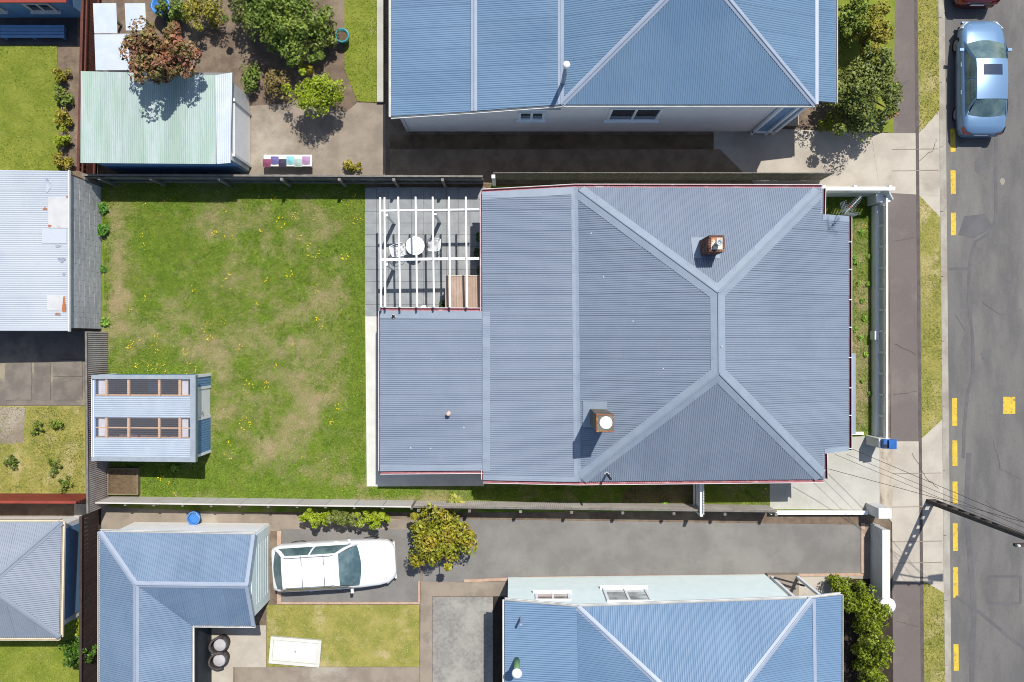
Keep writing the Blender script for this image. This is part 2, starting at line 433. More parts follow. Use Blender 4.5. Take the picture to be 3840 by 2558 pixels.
m_path = M('footpath_asphalt', (126, 116, 112), (119, 109, 106), 0.8, (137, 127, 121), 0.4, rough=0.9, spec=0.2, bump=0.25, bscale=60, grain=0.13)
m_tar = M('tar_seal', (112, 110, 111), (102, 100, 102), 1.5, rough=0.8, grain=0.07)
m_seam = M('path_edging', (96, 88, 84), (110, 102, 98), 3.0, rough=0.9)
m_kerb = M('kerb_concrete', (190, 184, 170), (174, 168, 156), 1.5, (160, 150, 138), 0.6, rough=0.85, grain=0.06)
m_yel = M('yellow_road_paint', (236, 204, 62), (222, 186, 58), 5.0, (150, 138, 104), 9.0, (0.56, 0.64), rough=0.7, grain=0.06)
m_brk = M('chimney_brick', (122, 82, 68), (100, 66, 56), 12.0, (150, 112, 92), 3.0, rough=0.9, rnd=0.22, grain=0.08)
m_mort = M('mortar', (120, 104, 92), (96, 84, 74), 6.0, rough=0.95)
m_rust = M('rusty_plate', (246, 240, 222), (240, 230, 204), 3.0, (190, 110, 40), 3.2, (0.5, 0.58), rough=0.6)
m_stuc = M('roughcast', (130, 126, 114), (108, 106, 98), 14.0, (150, 144, 128), 2.0, rough=0.95, bump=0.8, bscale=70, grain=0.14)
m_terra = M('terracotta', (176, 108, 74), (150, 96, 68), 9.0, (198, 158, 70), 4.0, (0.55, 0.66), rough=0.85)
m_galv = M('galvanised_steel', (196, 204, 212), (182, 192, 202), 4.0, rough=0.4, metal=0.3, grain=0.03)
m_black = M('black_plastic', (38, 38, 42), None, rough=0.5, grain=0.0)
m_dark = M('dark_interior', (40, 38, 38), None, rough=0.9, grain=0.0)
m_seal = M('silicone_sealant', (238, 236, 230), (220, 218, 210), 12.0, rough=0.7)
m_old = M('old_fence_iron', (206, 192, 182), (188, 174, 166), 2.0, (170, 148, 136), 0.8, (0.5, 0.7), rough=0.75, rnd=0.07, grain=0.06)
m_oldg = M('grey_fence_iron', (128, 132, 134), (114, 118, 120), 2.0, (110, 120, 112), 0.7, rough=0.7, rnd=0.07, grain=0.06)
m_oldp = M('pale_fence_iron', (236, 226, 216), (220, 210, 202), 2.0, (242, 236, 228), 0.8, rough=0.7, rnd=0.05, grain=0.05)
m_wood = M('grey_timber', (150, 144, 136), (128, 122, 114), 5.0, rough=0.85, rnd=0.12, grain=0.1)
m_pan = M('pale_fence_board', (236, 230, 222), (226, 219, 210), 2.0, rough=0.85, rnd=0.05, grain=0.05)
m_brown = M('brown_fence', (84, 66, 60), (70, 56, 52), 4.0, rough=0.85, rnd=0.12, grain=0.08)
m_pine = M('new_pine', (255, 212, 160), (240, 192, 140), 8.0, rough=0.7)
m_bed = M('sleeper_timber', (156, 138, 112), (140, 122, 98), 6.0, rough=0.85)
m_block = M('grey_block', (228, 227, 226), (216, 215, 215), 5.0, (204, 203, 204), 0.7, rough=0.9, rnd=0.06, bump=0.2, bscale=80, grain=0.06)
m_shblue = M('shed_blue', (124, 172, 220), (132, 180, 226), 3.0, rough=0.5, grain=0.02)
m_shwall = M('shed_lining', (120, 96, 82), (100, 80, 70), 4.0, rough=0.9)
m_zinc = M('zincalume', (194, 206, 220), (202, 213, 226), 2.0, rough=0.4, metal=0.1, rnd=0.03, grain=0.02)
m_brn = M('brown_iron', (188, 162, 144), (178, 152, 134), 3.0, (200, 174, 156), 0.9, rough=0.65, grain=0.05, bscale=30)
m_mint = M('mint_paint', (262, 276, 274), (254, 270, 268), 2.0, rough=0.6, grain=0.02)
m_gwall = M('grey_weatherboard', (286, 276, 268), (278, 268, 260), 2.0, rough=0.7, grain=0.02)
m_pane = glass('window_glass', (58, 70, 80))
m_brickline = M('brick_edging', (210, 182, 160), (198, 164, 140), 6.0, rough=0.9)
m_wire = M('black_cable', (60, 56, 56), None, rough=0.6, grain=0.0)
m_pole = M('concrete_pole', (92, 84, 78), (80, 74, 70), 4.0, rough=0.9)
# ------------------------------------------------------------------ ground of the block, street
def plane(name, x0, x1, y0, y1, z, mat, kind='structure'):
    return tag(finish(name, [(x0, y0, z), (x1, y0, z), (x1, y1, z), (x0, y1, z)], [(0, 1, 2, 3)], mat), kind=kind)
plane('ground', -900, 900, -900, 900, -0.30, m_turf3)
def kx(sy): return 3518 + 25.0 * sy / 2558          # back edge of the kerb along the street
YT, YB = -420, 2980                                  # the street goes on beyond the frame
def strip(name, a0, a1, z, mat, y0=YT, y1=YB, th=0.0, parent=None):
    return sheet(name, [(kx(y0) + a0, y0), (kx(y0) + a1, y0), (kx(y1) + a1, y1), (kx(y1) + a0, y1)], z, mat, parent, th)
xk = G(kx(1279), 1279).x
soil = MB().prism(ccw([tuple(G(-900, YT)[:2]), tuple(G(-900, YB)[:2]), tuple(G(kx(YB), YB)[:2]), tuple(G(kx(YT), YT)[:2])]), -0.28, -0.012).build('ground', m_soil)
tag(soil, kind='structure')
strip('road', 20, 1500, -0.125, m_asph, th=0.1)
ks = []
for i in range(14):          # kerb blocks cast in lengths
    y0 = YT + (YB - YT) * i / 14; y1 = YT + (YB - YT) * (i + 1) / 14
    q = [G(kx(y0), y0 + 1), G(kx(y0) + 13, y0 + 1), G(kx(y1) + 13, y1 - 1), G(kx(y1), y1 - 1)]
    kb = MB().prism(ccw([tuple(p[:2]) for p in q]), -0.2, 0.012).build('kerb', m_kerb); tag(kb, kind='structure')
strip('gutter_channel', 13.5, 30, -0.112, m_kerb)
# footpath with its seams, verges and crossings
strip('verge_base', -80, -0.5, 0.010, m_conct)
strip('footpath', -194, -88, 0.012, m_path, th=0.15)
strip('footpath_edging', -90, -78, 0.018, m_seam, th=0.05)
def verge(y0, y1, t0, t1):
    """turf strip between footpath and kerb, splayed at the crossings"""
    pts = [(kx(y0) - 77, y0), (kx(y0 + t0) - 1, y0 + t0), (kx(y1 - t1) - 1, y1 - t1), (kx(y1) - 77, y1)]
    sheet('verge', pts, 0.02, m_turf2, th=0.1)
    grass('verge_grass', [pts], 700, m_blade2, lambda x, y: np.clip(fbm(x, y, 1.1, 41) * 1.9 - 0.35, 0, 1), z=0.02, length=0.07, width=0.012)
m_blade2 = M('verge_blades', (132, 144, 58), (160, 164, 74), 2.0, rough=0.7, spec=0.2, attr='dry', ca=(206, 190, 134), island=0.25, grain=0.0)
verge(YT, 500, 0, 85); verge(735, 1643, 80, 70); verge(2178, YB, 45, 0)
sheet('crossing', [(3266, 500), (kx(500) - 1, 500), (kx(735) - 1, 735), (3300, 722)], 0.016, m_conct)
sheet('crossing', [(3340, 1655), (kx(1655) - 1, 1655), (kx(2190) - 1, 2190), (3348, 2178)], 0.0165, m_conct)
strip('footpath_joint', -89, -82, 0.0215, m_seam, 500, 735); strip('footpath_joint', -89, -82, 0.022, m_seam, 1655, 2178)
for y in (560, 640, 1775, 1900, 2030, 2110):
    sheet('crossing_joint', [(3345, y), (kx(y) - 6, y - 3), (kx(y) - 6, y), (3345, y + 3)], 0.0225, m_concg)
# lane paint and repairs
for y0, y1 in ((480, 567), (636, 726), (796, 881), (1494, 1598), (1653, 1749), (1808, 1892), (1965, 2069), (2130, 2245), (2420, 2520)):
    x = 3578 + 10 * (y0 - 600) / 1600 - 8
    sheet('road_marking', [(x, y0), (x + 19, y0), (x + 20, y1), (x + 1, y1)], -0.12, m_yel)
sheet('road_marking', [(3768, 1489), (3814, 1489), (3814, 1553), (3768, 1553)], -0.12, m_yel)
def ribbon(name, pts, w, z, mat):
    q = [V((*G(*p)[:2], z)) for p in pts]; vs = []; fs = []
    for i, p in enumerate(q):
        e = (q[min(i + 1, len(q) - 1)] - q[max(i - 1, 0)]).normalized(); r = V((e.y, -e.x, 0)) * w / 2
        vs += [p - r, p + r]
        if i: fs.append((2 * i - 2, 2 * i - 1, 2 * i + 1, 2 * i))
    return tag(finish(name, vs, fs, mat), kind='structure')
ribbon('tar_seam', [(3742, 480), (3740, 640), (3742, 820), (3722, 870), (3665, 905), (3646, 960), (3638, 1060), (3644, 1180), (3655, 1285), (3655, 1400), (3636, 1470), (3622, 1600), (3618, 1720)], 0.12, -0.1195, m_tar)
ribbon('tar_seam', [(3560, 1008), (3640, 1005)], 0.10, -0.1192, m_tar)
sheet('road_patch', [(3622, 810), (3700, 800), (3730, 850), (3660, 892), (3600, 880)], -0.1205, m_tar)
ribbon('tar_seam', [(3640, 1700), (3630, 1900), (3645, 2100), (3660, 2300), (3650, 2500), (3655, 2900)], 0.2, -0.1198, m_tar)
ribbon('tar_seam', [(3590, 2240), (3680, 2300), (3800, 2400), (3960, 2520)], 0.12, -0.1188, m_tar)
fr = [(3712, 2165), (3834, 2165), (3834, 2266), (3712, 2266)]
for a, b in zip(fr, fr[1:] + fr[:1]): ribbon('tar_seam', [a, b], 0.09, -0.1175 if a[0] == b[0] else -0.118, m_tar)
def crack(pts, w=.018, mat=m_seam, z=.0235):
    q = [pts[0]]
    for a, b in zip(pts[:-1], pts[1:]):
        n = 7
        for i in range(1, n + 1): q.append((a[0] + (b[0] - a[0]) * i / n + random.uniform(-3, 3), a[1] + (b[1] - a[1]) * i / n + random.uniform(-3, 3)))
    ribbon('paving_crack', q, w, z, mat)
crack([(3348, 905), (3432, 890)]); crack([(3352, 1290), (3436, 1330)]); crack([(3346, 330), (3412, 300)]); crack([(3360, 2330), (3440, 2350)]); crack([(3350, 1480), (3437, 1470)]); crack([(3440, 610), (3500, 560), (3512, 520)])
crack([(3420, 1700), (3470, 1790), (3520, 1830)])
for pts in ([(3600, 300), (3680, 330), (3790, 310)], [(3690, 1130), (3760, 1180), (3838, 1160)], [(3730, 1650), (3760, 1760), (3838, 1800)], [(3700, 1880), (3770, 1930)], [(3590, 1180), (3625, 1240)]): crack(pts, .03, m_tar, -.1172)
for sx, sy, r in ((3700, 1330, .16), (3790, 1040, .12), (3765, 678, .1), (3680, 620, .2), (3610, 520, .14)):
    c = G(sx, sy); n = 16
    tag(finish('road_stain', [(c.x + r * random.uniform(.7, 1.2) * math.cos(6.283 * i / n), c.y + r * 1.4 * random.uniform(.7, 1.2) * math.sin(6.283 * i / n), -.1169) for i in range(n)], [tuple(range(n))], m_kerb if sy == 678 else m_tar), kind='structure')
# ------------------------------------------------------------------ the section: lawn
DRY = [(450,1000,45,180,.9),(430,1160,50,80,.7),(440,800,40,60,.5),(470,1230,60,50,.6),(820,840,50,60,.7),(1150,800,80,50,.7),(1090,880,40,25,.6),
 (1200,880,50,60,.5),(870,1050,60,50,.6),(820,1130,40,80,.5),(767,1320,75,50,.9),(840,1455,55,110,.9),(1000,1300,90,80,.6),(1130,1330,60,60,.6),
 (1180,1480,80,60,.7),(1110,1560,120,80,.7),(1090,1640,90,70,.7),(1010,1680,60,40,.5),(1230,1110,70,70,.4),(1250,1350,60,90,.5),(1500,1874,260,16,.7),
 (3225,1180,32,330,.75),(3222,1500,32,110,.6),(560,1250,60,30,.4),(640,1150,40,30,.35),(2750,1895,120,14,.4),(1180,1800,90,40,.35)]
LUSH = [(1345,900,30,330,.8),(1335,1500,25,250,.6),(700,1800,250,45,.6),(1150,1850,200,25,.5),(600,900,90,170,.35),(3235,800,30,40,.6),(540,1390,150,40,.3),(900,740,300,30,.3)]
def dryness(x, y):
    sx = x * 97 + 1920; sy = 1279 - y * 97
    d = fbm(x, y, 1.6, 3) * 0.55 - 0.2 + (fbm(x, y, 0.45, 9) - 0.5) * 1.3 + (fbm(x, y, 0.14, 15) - 0.5) * 0.7
    for cx, cy, rx, ry, a in DRY: d = d + a * 0.72 * np.exp(-((sx - cx) / rx) ** 2 - ((sy - cy) / ry) ** 2)
    for cx, cy, rx, ry, a in LUSH: d = d - a * np.exp(-((sx - cx) / rx) ** 2 - ((sy - cy) / ry) ** 2)
    return np.clip(d, 0, 1)
x0, x1, y0, y1 = -15.86, 13.86, -6.62, 6.12
nx, ny = 330, 150
gx, gy = np.meshgrid(np.linspace(x0, x1, nx), np.linspace(y0, y1, ny), indexing='ij')
gz = (fbm(gx, gy, 0.9, 21) - 0.5) * 0.012
gv = np.stack([gx, gy, gz], -1).reshape(-1, 3)
idx = np.arange(nx * ny).reshape(nx, ny)
gf = np.stack([idx[:-1, :-1], idx[1:, :-1], idx[1:, 1:], idx[:-1, 1:]], -1).reshape(-1, 4)
me = bpy.data.meshes.new('lawn'); me.from_pydata(gv.tolist(), [], gf.tolist()); me.materials.append(m_lawn)
at = me.attributes.new('dry', 'FLOAT', 'POINT'); at.data.foreach_set('value', dryness(gv[:, 0], gv[:, 1]).astype(np.float32))
lawn = bpy.data.objects.new('lawn', me); COL.objects.link(lawn); tag(lawn, kind='structure')
SHED = (-15.4, -11.66, -4.3, -1.28); BED = (-15.6, -14.3, -6.05, -4.85)
grass('lawn_grass', [[(383, 692), (1368, 692), (1368, 1880), (405, 1856)], [(1368, 1826), (2884, 1810), (2884, 1906), (1368, 1884)],
      [(3180, 770), (3266, 770), (3266, 1622), (3180, 1622)], [(3080, 735), (3262, 735), (3262, 830), (3080, 830)]], 1500, m_blade, dryness, z=0.002, holes=(SHED, BED))
# bare soil along the house and fence
sheet('garden_soil', [(2370, 1822), (2600, 1818), (2600, 1906), (2330, 1893), (2330, 1850)], 0.016, m_dsoil)
# dandelions
DAND = [(535,880,10,3),(545,925,12,4),(806,881,14,8),(870,895,40,9),(862,1033,10,4),(850,1065,25,6),(725,1080,12,4),(545,1120,10,5),(490,1165,10,4),(830,1210,20,6),
 (780,1235,25,8),(785,1262,15,8),(590,1260,10,6),(520,1275,8,3),(975,735,8,2),(1025,742,14,7),(1055,835,18,13),(1110,815,16,8),(1175,820,6,2),(980,860,9,5),(1120,893,15,4),
 (1175,938,25,14),(1293,960,13,12),(1085,1025,14,16),(996,1045,12,5),(1190,1083,18,6),(965,1140,8,4),(1278,1170,8,3),(1192,1197,9,8),(1208,1225,7,4),(1340,825,20,6),(1328,730,10,5),
 (500,1282,8,4),(490,1302,12,8),(580,1305,20,8),(515,1370,10,8),(565,1380,14,7),(605,1385,20,15),(715,1385,22,15),(700,1315,15,8),(900,1305,15,6),(930,1445,25,10),(920,1590,20,19),
 (855,1655,8,4),(860,1695,25,8),(605,1790,12,8),(636,1810,4,3),(660,1852,6,2),(1000,1443,12,7),(1095,1290,6,3),(1270,1525,12,6),(1250,1580,12,8),(1135,1715,5,3),(640,760,20,3),
 (1300,740,30,5),(3240,845,8,3),(2868,1828,8,3),(1040,1373,12,3),(1285,1836,3,1),(1253,1876,3,1),(550,770,12,3),(850,790,8,3)]
vs = []; fs = []
for cx, cy, r, n in DAND:
    ring = n >= 12
    for i in range(n):
        t = random.random() * 6.283; rr = r * (0.8 + 0.3 * random.random() if ring else random.random() ** 0.5)
        p = G(cx + math.cos(t) * rr, cy + math.sin(t) * rr * 1.1); q = random.uniform(.013, .022); zz = random.uniform(.05, .085)
        k = len(vs); tx = random.uniform(-.3, .3); ty = random.uniform(-.3, .3)
        for j in range(6):
            a = j * math.pi / 3; vs.append((p.x + q * math.cos(a), p.y + q * math.sin(a), zz + q * (tx * math.cos(a) + ty * math.sin(a))))
        vs.append((p.x, p.y, zz + .008)); vs += [(p.x - .003, p.y, 0), (p.x + .003, p.y, 0)]
        fs += [(k + j, k + (j + 1) % 6, k + 6) for j in range(6)] + [(k + 7, k + 8, k + 6)]
m_dand = M('dandelion_yellow', (285, 262, 40), (275, 240, 24), 20.0, rough=0.7, island=0.12, grain=0.0)
tag(finish('dandelions', vs, fs, m_dand), 'yellow dandelion flowers dotted over the back lawn', kind='stuff')
# leafy weeds along the block wall and verges
m_leaf = M('weed_leaves', (78, 132, 38), (104, 158, 52), 6.0, rough=0.55, island=0.3, grain=0.0)
m_leafl = M('light_leaves', (128, 172, 52), (150, 186, 66), 6.0, rough=0.55, island=0.3, grain=0.0)
def weed(label, sx, sy, r, h, n, size, mat=m_leaf):
    p = G(sx, sy); c = np.array([[p.x + random.uniform(-.4, .4) * r, p.y + random.uniform(-.4, .4) * r, h * random.uniform(.4, .9)] for _ in range(9)])
    vs = leaves(c, np.full(9, r * .62), n, size, 0.6, 0.3, 0.9); vs[:, 2] = np.clip(vs[:, 2], .01, None)
    o = thing('weed', label, 'plant', (p.x, p.y, 0), 'weeds along the edges of the section')
    quadmesh('foliage', vs, mat, o, p); MB().tube([(p.x, p.y, -.02), (p.x, p.y, h * .7)], .012, 5).build('stem', m_leaf, o)
weed('leafy green mallow against the grey block wall beside the shaded corner', 393, 782, .24, .3, 420, .045)
weed('rounded dark green mallow halfway along the grey block wall', 393, 868, .27, .34, 520, .045)
weed('small spreading weed at the foot of the block wall', 388, 1008, .16, .15, 140, .045)
weed('spiky pale weed where the block wall meets the corrugated fence', 400, 1207, .2, .16, 120, .06, m_leafl)
weed('low leafy weed under the shed roof in its shade', 660, 1755, .18, .14, 120, .05, m_leafl)
for i, (sx, sy, r) in enumerate(((3228, 870, .13), (3207, 966, .14), (3212, 985, .13), (3255, 962, .1), (3220, 1063, .1), (3255, 1066, .12), (3234, 1127, .13), (3206, 1232, .16), (3225, 1265, .15), (3237, 1195, .12), (3232, 1429, .1), (3262, 1476, .12), (3248, 1330, .12))):
    weed('small green weed in the dry front grass strip', sx, sy, r, .1, 90, .035, m_leafl)
for sx, sy in ((2373, 1898), (2495, 1893), (2047, 1893), (2450, 1901), (2722, 1906), (2838, 1903)):
    weed('bright green weed sprouting at the foot of the south corrugated fence', sx, sy, .16, .18, 130, .04, m_leafl)
# ------------------------------------------------------------------ patio, paths
patio = sheet('patio', [(1369, 690), (1836, 690), (1836, 1186), (1369, 1186)], 0.018, m_dsoil)
pw = 0.4505; px0 = G(1369, 0).x; py0 = G(0, 706).y
pm = MB().box(-pw / 2 + .004, pw / 2 - .004, -pw / 2 + .004, pw / 2 - .004, -.02, .012, .004)
pav = None
for i in range(11):
    for j in range(11):
        loc = (px0 + pw * (i + .5), py0 - pw * (j + .5), 0.026 + random.uniform(-.0025, .0025))
        if pav is None:
            pav = MB().box(-pw / 2 + .004, pw / 2 - .004, -pw / 2 + .004, pw / 2 - .004, -.02, .012, .004).build('paver', m_pav, patio, org=V((0, 0, 0)))
            pav.location = V(loc) - ORG[patio]; ORG[pav] = V(loc)
        else: piece('paver', pav.data, patio, loc, (random.uniform(-.004, .004), random.uniform(-.004, .004), 0))
MB().box(px0 + .1, G(1822, 0).x, G(0, 706).y, G(0, 702).y, .0, .06).build('edge_board', m_wood, patio)
sheet('path', [(1370, 1184), (1424, 1184), (1424, 1780), (1815, 1764), (1815, 1822), (1376, 1824)], 0.03, m_concw, th=0.05)
sheet('driveway', [(2886, 1790), (3100, 1690), (3190, 1640), (3298, 1630), (3298, 1912), (2886, 1908)], 0.026, m_conc, th=0.05)
m_stain = M('stained_strip', (204, 192, 174), (190, 176, 158), 3.0, (138, 122, 106), 2.4, (0.5, 0.68), rough=0.9, grain=0.08, stretch=(1.0, .35, 1))
sheet('driveway', [(3299, 1640), (3346, 1652), (3346, 1960), (3299, 1912)], 0.024, m_stain, th=0.04)
MB_ = MB().box(12.1, 13.55, -3.62, -3.50, 0, .12).build('brick_kerb', m_white2); tag(MB_, 'pale kerb stones closing the front grass strip at the driveway', 'kerb')
# ------------------------------------------------------------------ the house
m_roof2 = M('roof_soffit', (150, 150, 150), None, rough=0.9, grain=0)
ZE, ZR = 2.6, 4.6
rN = P(2693, 1099, ZR); rS = P(2695.5, 1400, ZR)
NW = P(2155, 703, ZE); NE = P(3084, 705, ZE); SW = P(2166, 1806, ZE); SE = P(3093, 1797, ZE)
# make the four slopes flat: every eave point on its own plane
W1n = P(1807, 722, 2.22); W1s = P(1812, 1799, 2.22)
W2n = P(1811, 1168, 2.17); W2s = P(1812, 1763, 2.17); W2nw = P(1423, 1166, 1.86); W2sw = P(1428, 1766, 1.86)
W2nw.x = W2sw.x = (W2nw.x + W2sw.x) / 2; W2n.x = W2s.x = (W1n.x + W1s.x) / 2 + 0.01
sl = (ZR - ZE) / ((NE.x + SE.x) / 2 - rN.x)
def onE(x, y): return V((x, y, ZR - sl * (x - rN.x)))
xe = P(3181, 1250, 2.05).x
NE = onE(NE.x, NE.y); SE = onE(SE.x, SE.y)
E1 = onE(NE.x - .02, P(0, 806, 2.55).y); E2 = onE(xe, P(0, 812, 2.05).y); E3 = onE(xe, P(0, 1688, 2.05).y); E4 = onE(SE.x - .02, P(0, 1700, 2.55).y)
fW = [rN, rS, SW, NW]; fE = [rN, NE, SE, rS]; fE2 = [E1, E2, E3, E4]; fN = [rN, NW, NE]; fS = [rS, SE, SW]
f1 = [NW, SW, W1s, W1n]; f2 = [W2n, W2s, W2sw, W2nw]
house = thing('house', 'cottage with grey-blue corrugated hip roof and two brick-topped chimneys beside the back lawn', 'house', (5.5, 0, 0))
hw = MB()
hw.prism(ccw([(2.6, -4.7), (10.7, -4.6), (10.7, 5.0), (2.6, 5.1)]), 0, 2.5).box(-.75, 2.62, -4.7, 5.0, 0, 2.15).box(-4.55, -.76, -4.45, .92, 0, 1.8).box(10.6, 11.75, -3.7, 4.2, 0, 2.0)
wallo = hw.build('wall', m_white2, house)
clad((-4.55, -4.45), (-.75, -4.45), .1, 1.8, (0, -1, 0), wallo, m_white2); clad((2.6, -4.7), (10.7, -4.6), .1, 2.5, (0, -1, 0), wallo, m_white2)
clad((-.75, .95), (-.75, 5.0), .1, 2.15, (-1, 0, 0), wallo, m_white2); clad((-4.55, -4.45), (-4.55, .92), .1, 1.8, (-1, 0, 0), wallo, m_white2)
window((-4.56, -2.2), (0, 1, 0), (-1, 0, 0), 1.1, .9, 1.2, house, m_white, m_pane)
window((4.5, -4.66), (1, 0, 0), (0, -1, 0), 1.3, 1.2, 1.5, house, m_white, m_pane)
window((11.76, -1.9), (0, 1, 0), (1, 0, 0), 2.4, 1.2, 1.3, house, m_white, m_pane, 3)
rd = MB()
for f in (fW, fE, fE2, fN, fS, f1, f2): rd.slab([p - V((0, 0, .045)) for p in f], .05)
roof = rd.build('roof', m_roof2, house)
for f, fl in (([fW], (1, 0, 0)), ([fE, fE2], (1, 0, 0)), ([fN], (0, 1, 0)), ([fS], (0, 1, 0)), ([f1], (1, 0, 0)), ([f2], (1, 0, 0))): corr(f, fl, roof, m_roof, amp=.0155, lap=.015)
cap(rN, rS, fW, fE, roof, m_flash); cap(rN, NW.lerp(rN, .035), fW, fN, roof, m_flash, .27); cap(rN, NE.lerp(rN, .035), fE, fN, roof, m_flash, .25)
cap(rS, SW.lerp(rS, .03), fW, fS, roof, m_flash, .25); cap(rS, SE.lerp(rS, .03), fE, fS, roof, m_flash, .27)
cap(NW, SW, fW, f1, roof, m_flash, .13, .02, 0, 'flashing')
flat(W1n, NW, (0, -1, 0), .25, roof, m_flash); flat(W1s, SW, (0, 1, 0), .17, roof, m_flash)
flat(W2n + V((0, .02, .05)), W2s + V((0, -.02, .05)), (1, 0, .12), .27, roof, m_flash)
flat(W2nw, W2n, (0, -1, 0), .27, roof, m_flash); flat(W2sw, W2s, (0, 1, 0), .2, roof, m_flash)
flat(E1, E2, (0, -1, 0), .2, roof, m_flash); flat(E4, E3, (0, 1, 0), .16, roof, m_flash)
flat(NE + V((-.03, 0, 0)), E1 + V((-.03, 0, 0)), (-1, 0, 0), .05, roof, m_flash); flat(SE + V((-.03, 0, 0)), E4 + V((-.03, 0, 0)), (-1, 0, 0), .05, roof, m_flash)
for a, b, d in ((SW, SE, (0, -1, 0)), (NW, NE, (0, 1, 0)), (W1s, SW, (0, -1, 0)), (W1n, NW, (0, 1, 0)), (W2sw, W2s, (0, -1, 0)), (W2nw, W2n, (0, 1, 0)),
                ):
    gutter(a, b, d, roof, m_gut, m_white2)
for a, b in ((W1n, V((W1n.x, W2n.y, W1n.z))), (V((W1s.x, W2s.y, W1s.z)), W1s)): gutter(a, b, (-1, 0, 0), roof, m_gut, m_white2, w=.05)
for a, b in ((E2, E3), (NE, E1), (E4, SE)): gutter(a, b, (1, 0, 0), roof, m_gutd, m_white2)
gutter(W2nw, W2sw, (-1, 0, 0), roof, m_gut, m_white2, w=.05)
for y in (-3.9, -2.7, -1.7, -.6, .5, 1.5, 2.6, 3.6):
    MB().bar((xe, y, E2.z - .01), (xe + .13, y, E2.z - .015), .03, .012).build('gutter_bracket', m_white2, roof)
# screw heads over the sheets
scr = []; scf = []
def screws(f, flow, cols, step=0.152):
    n = nrm(f); n = -n if n.z < 0 else n
    v = (V(flow) - n * V(flow).dot(n)).normalized(); u = v.cross(n); o = f[0]; p2 = [((p - o).dot(u), (p - o).dot(v)) for p in f]
    us = [a for a, _ in p2]; vv = [b for _, b in p2]
    a = min(us) + .1
    while a < max(us):
        lo, hi = interval(p2, a)
        if lo is not None:
            for t in cols:
                b = min(vv) + (max(vv) - min(vv)) * t
                if lo + .1 < b < hi - .1 and random.random() < .55:
                    c = o + u * (a + random.uniform(-.01, .01)) + v * (b + random.uniform(-.015, .015)) + n * .013; r = .011; k = len(scr)
                    scr.extend([c + u * r, c + v * r, c - u * r, c - v * r, c + n * .012]); scf.extend([(k, k + 1, k + 4), (k + 1, k + 2, k + 4), (k + 2, k + 3, k + 4), (k + 3, k, k + 4)])
        a += step
for f, fl, cl in ((fW, (1, 0, 0), (.05, .2, .4, .6, .8)), (fE, (1, 0, 0), (.1, .3, .5, .7, .9)), (fS, (0, 1, 0), (.05, .3, .55, .8)), (fN, (0, 1, 0), (.05, .3, .55, .8)), (f1, (1, 0, 0), (.06, .35, .65, .93)), (f2, (1, 0, 0), (.05, .3, .5, .75, .95))): screws(f, fl, cl)
tag(finish('roof_screws', scr, scf, m_seal, roof), kind='stuff')
# bird droppings and marks
for q, (sx, sy) in enumerate(((2219, 873), (2139, 1001), (2368, 1206), (2263, 1039), (2665, 1298), (2140, 1756), (1535, 1686), (1611, 1687), (1738, 1606), (2472, 1379))):
    f = f2 if sx < 1812 else f1 if sx < 2130 else fW; n = nrm(f); n = -n if n.z < 0 else n
    p = P(sx, sy, 3.0 if sx > 2150 else 2.4); t = (f[0] - p).dot(n) / n.z; p.z += t
    MB().tube([p + n * .012, p + n * .022], [.03, .02], 7).build('dropping', m_seal, roof)
# window hood on the street side
MB().slab([(11.75, -.45, 1.98), (12.56, -.45, 1.86), (12.56, -3.4, 1.86), (11.75, -3.4, 1.98)], .03).build('window_hood', m_flash, house)
# brick chimney with flue
ct = 5.1; bx0, by0 = P(2657, 944, ct)[:2]; bx1, by1 = P(2716, 884, ct)[:2]
ch = MB().box(bx0 + .012, bx1 - .012, by0 + .012, by1 - .012, 2.9, ct - .01).build('chimney', m_mort, house)
bl, bh = 0.23, 0.0755
def run(n, face, z, shift):
    L = (bx1 - bx0) if face in 'ns' else (by1 - by0)
    a = -shift
    while a < L - .02:
        s = max(a, 0); e = min(a + bl - .01, L)
        if e - s > .03: yield s, e
        a += bl
bmesh_cache = {}
def brick(x0_, x1_, y0_, y1_, z0_, z1_):
    key = (round(x1_ - x0_, 3), round(y1_ - y0_, 3)); c = V(((x0_ + x1_) / 2, (y0_ + y1_) / 2, z0_))
    if key not in bmesh_cache:
        o = MB().box(-(x1_ - x0_) / 2, (x1_ - x0_) / 2, -(y1_ - y0_) / 2, (y1_ - y0_) / 2, 0, z1_ - z0_, .006).build('brick', m_brk, ch, org=V((0, 0, 0)))
        o.location = c - ORG[ch]; bmesh_cache[key] = o.data
    else: piece('brick', bmesh_cache[key], ch, c)
z = 3.55; r = 0
while z < ct - .05:
    sh = .115 * (r % 2)
    for s, e in run(0, 's', z, sh): brick(bx0 + s, bx0 + e, by0 - random.uniform(0, .004), by0 + .02, z, z + bh); brick(bx0 + s, bx0 + e, by1 - .02, by1 + random.uniform(0, .004), z, z + bh)
    for s, e in run(0, 'w', z, .115 - sh):
        s = max(s, .022); e = min(e, by1 - by0 - .022)
        if e - s > .03: brick(bx0 - random.uniform(0, .004), bx0 + .02, by0 + s, by0 + e, z, z + bh); brick(bx1 - .02, bx1 + random.uniform(0, .004), by0 + s, by0 + e, z, z + bh)
    z += bh + .011; r += 1
for i in range(5):     # top course laid flat round the flue plate
    w_ = (bx1 - bx0) / 5
    for yy in ((by0 - .01, by0 + .09), (by1 - .09, by1 + .01)): brick(bx0 + w_ * i + .004, bx0 + w_ * (i + 1) - .004, yy[0], yy[1], ct - .012, ct + .04)
for i in range(4):
    w_ = (by1 - by0 - .2) / 4
    for xx in ((bx0 - .01, bx0 + .09), (bx1 - .09, bx1 + .01)): brick(xx[0], xx[1], by0 + .1 + w_ * i + .004, by0 + .1 + w_ * (i + 1) - .004, ct - .012, ct + .04)
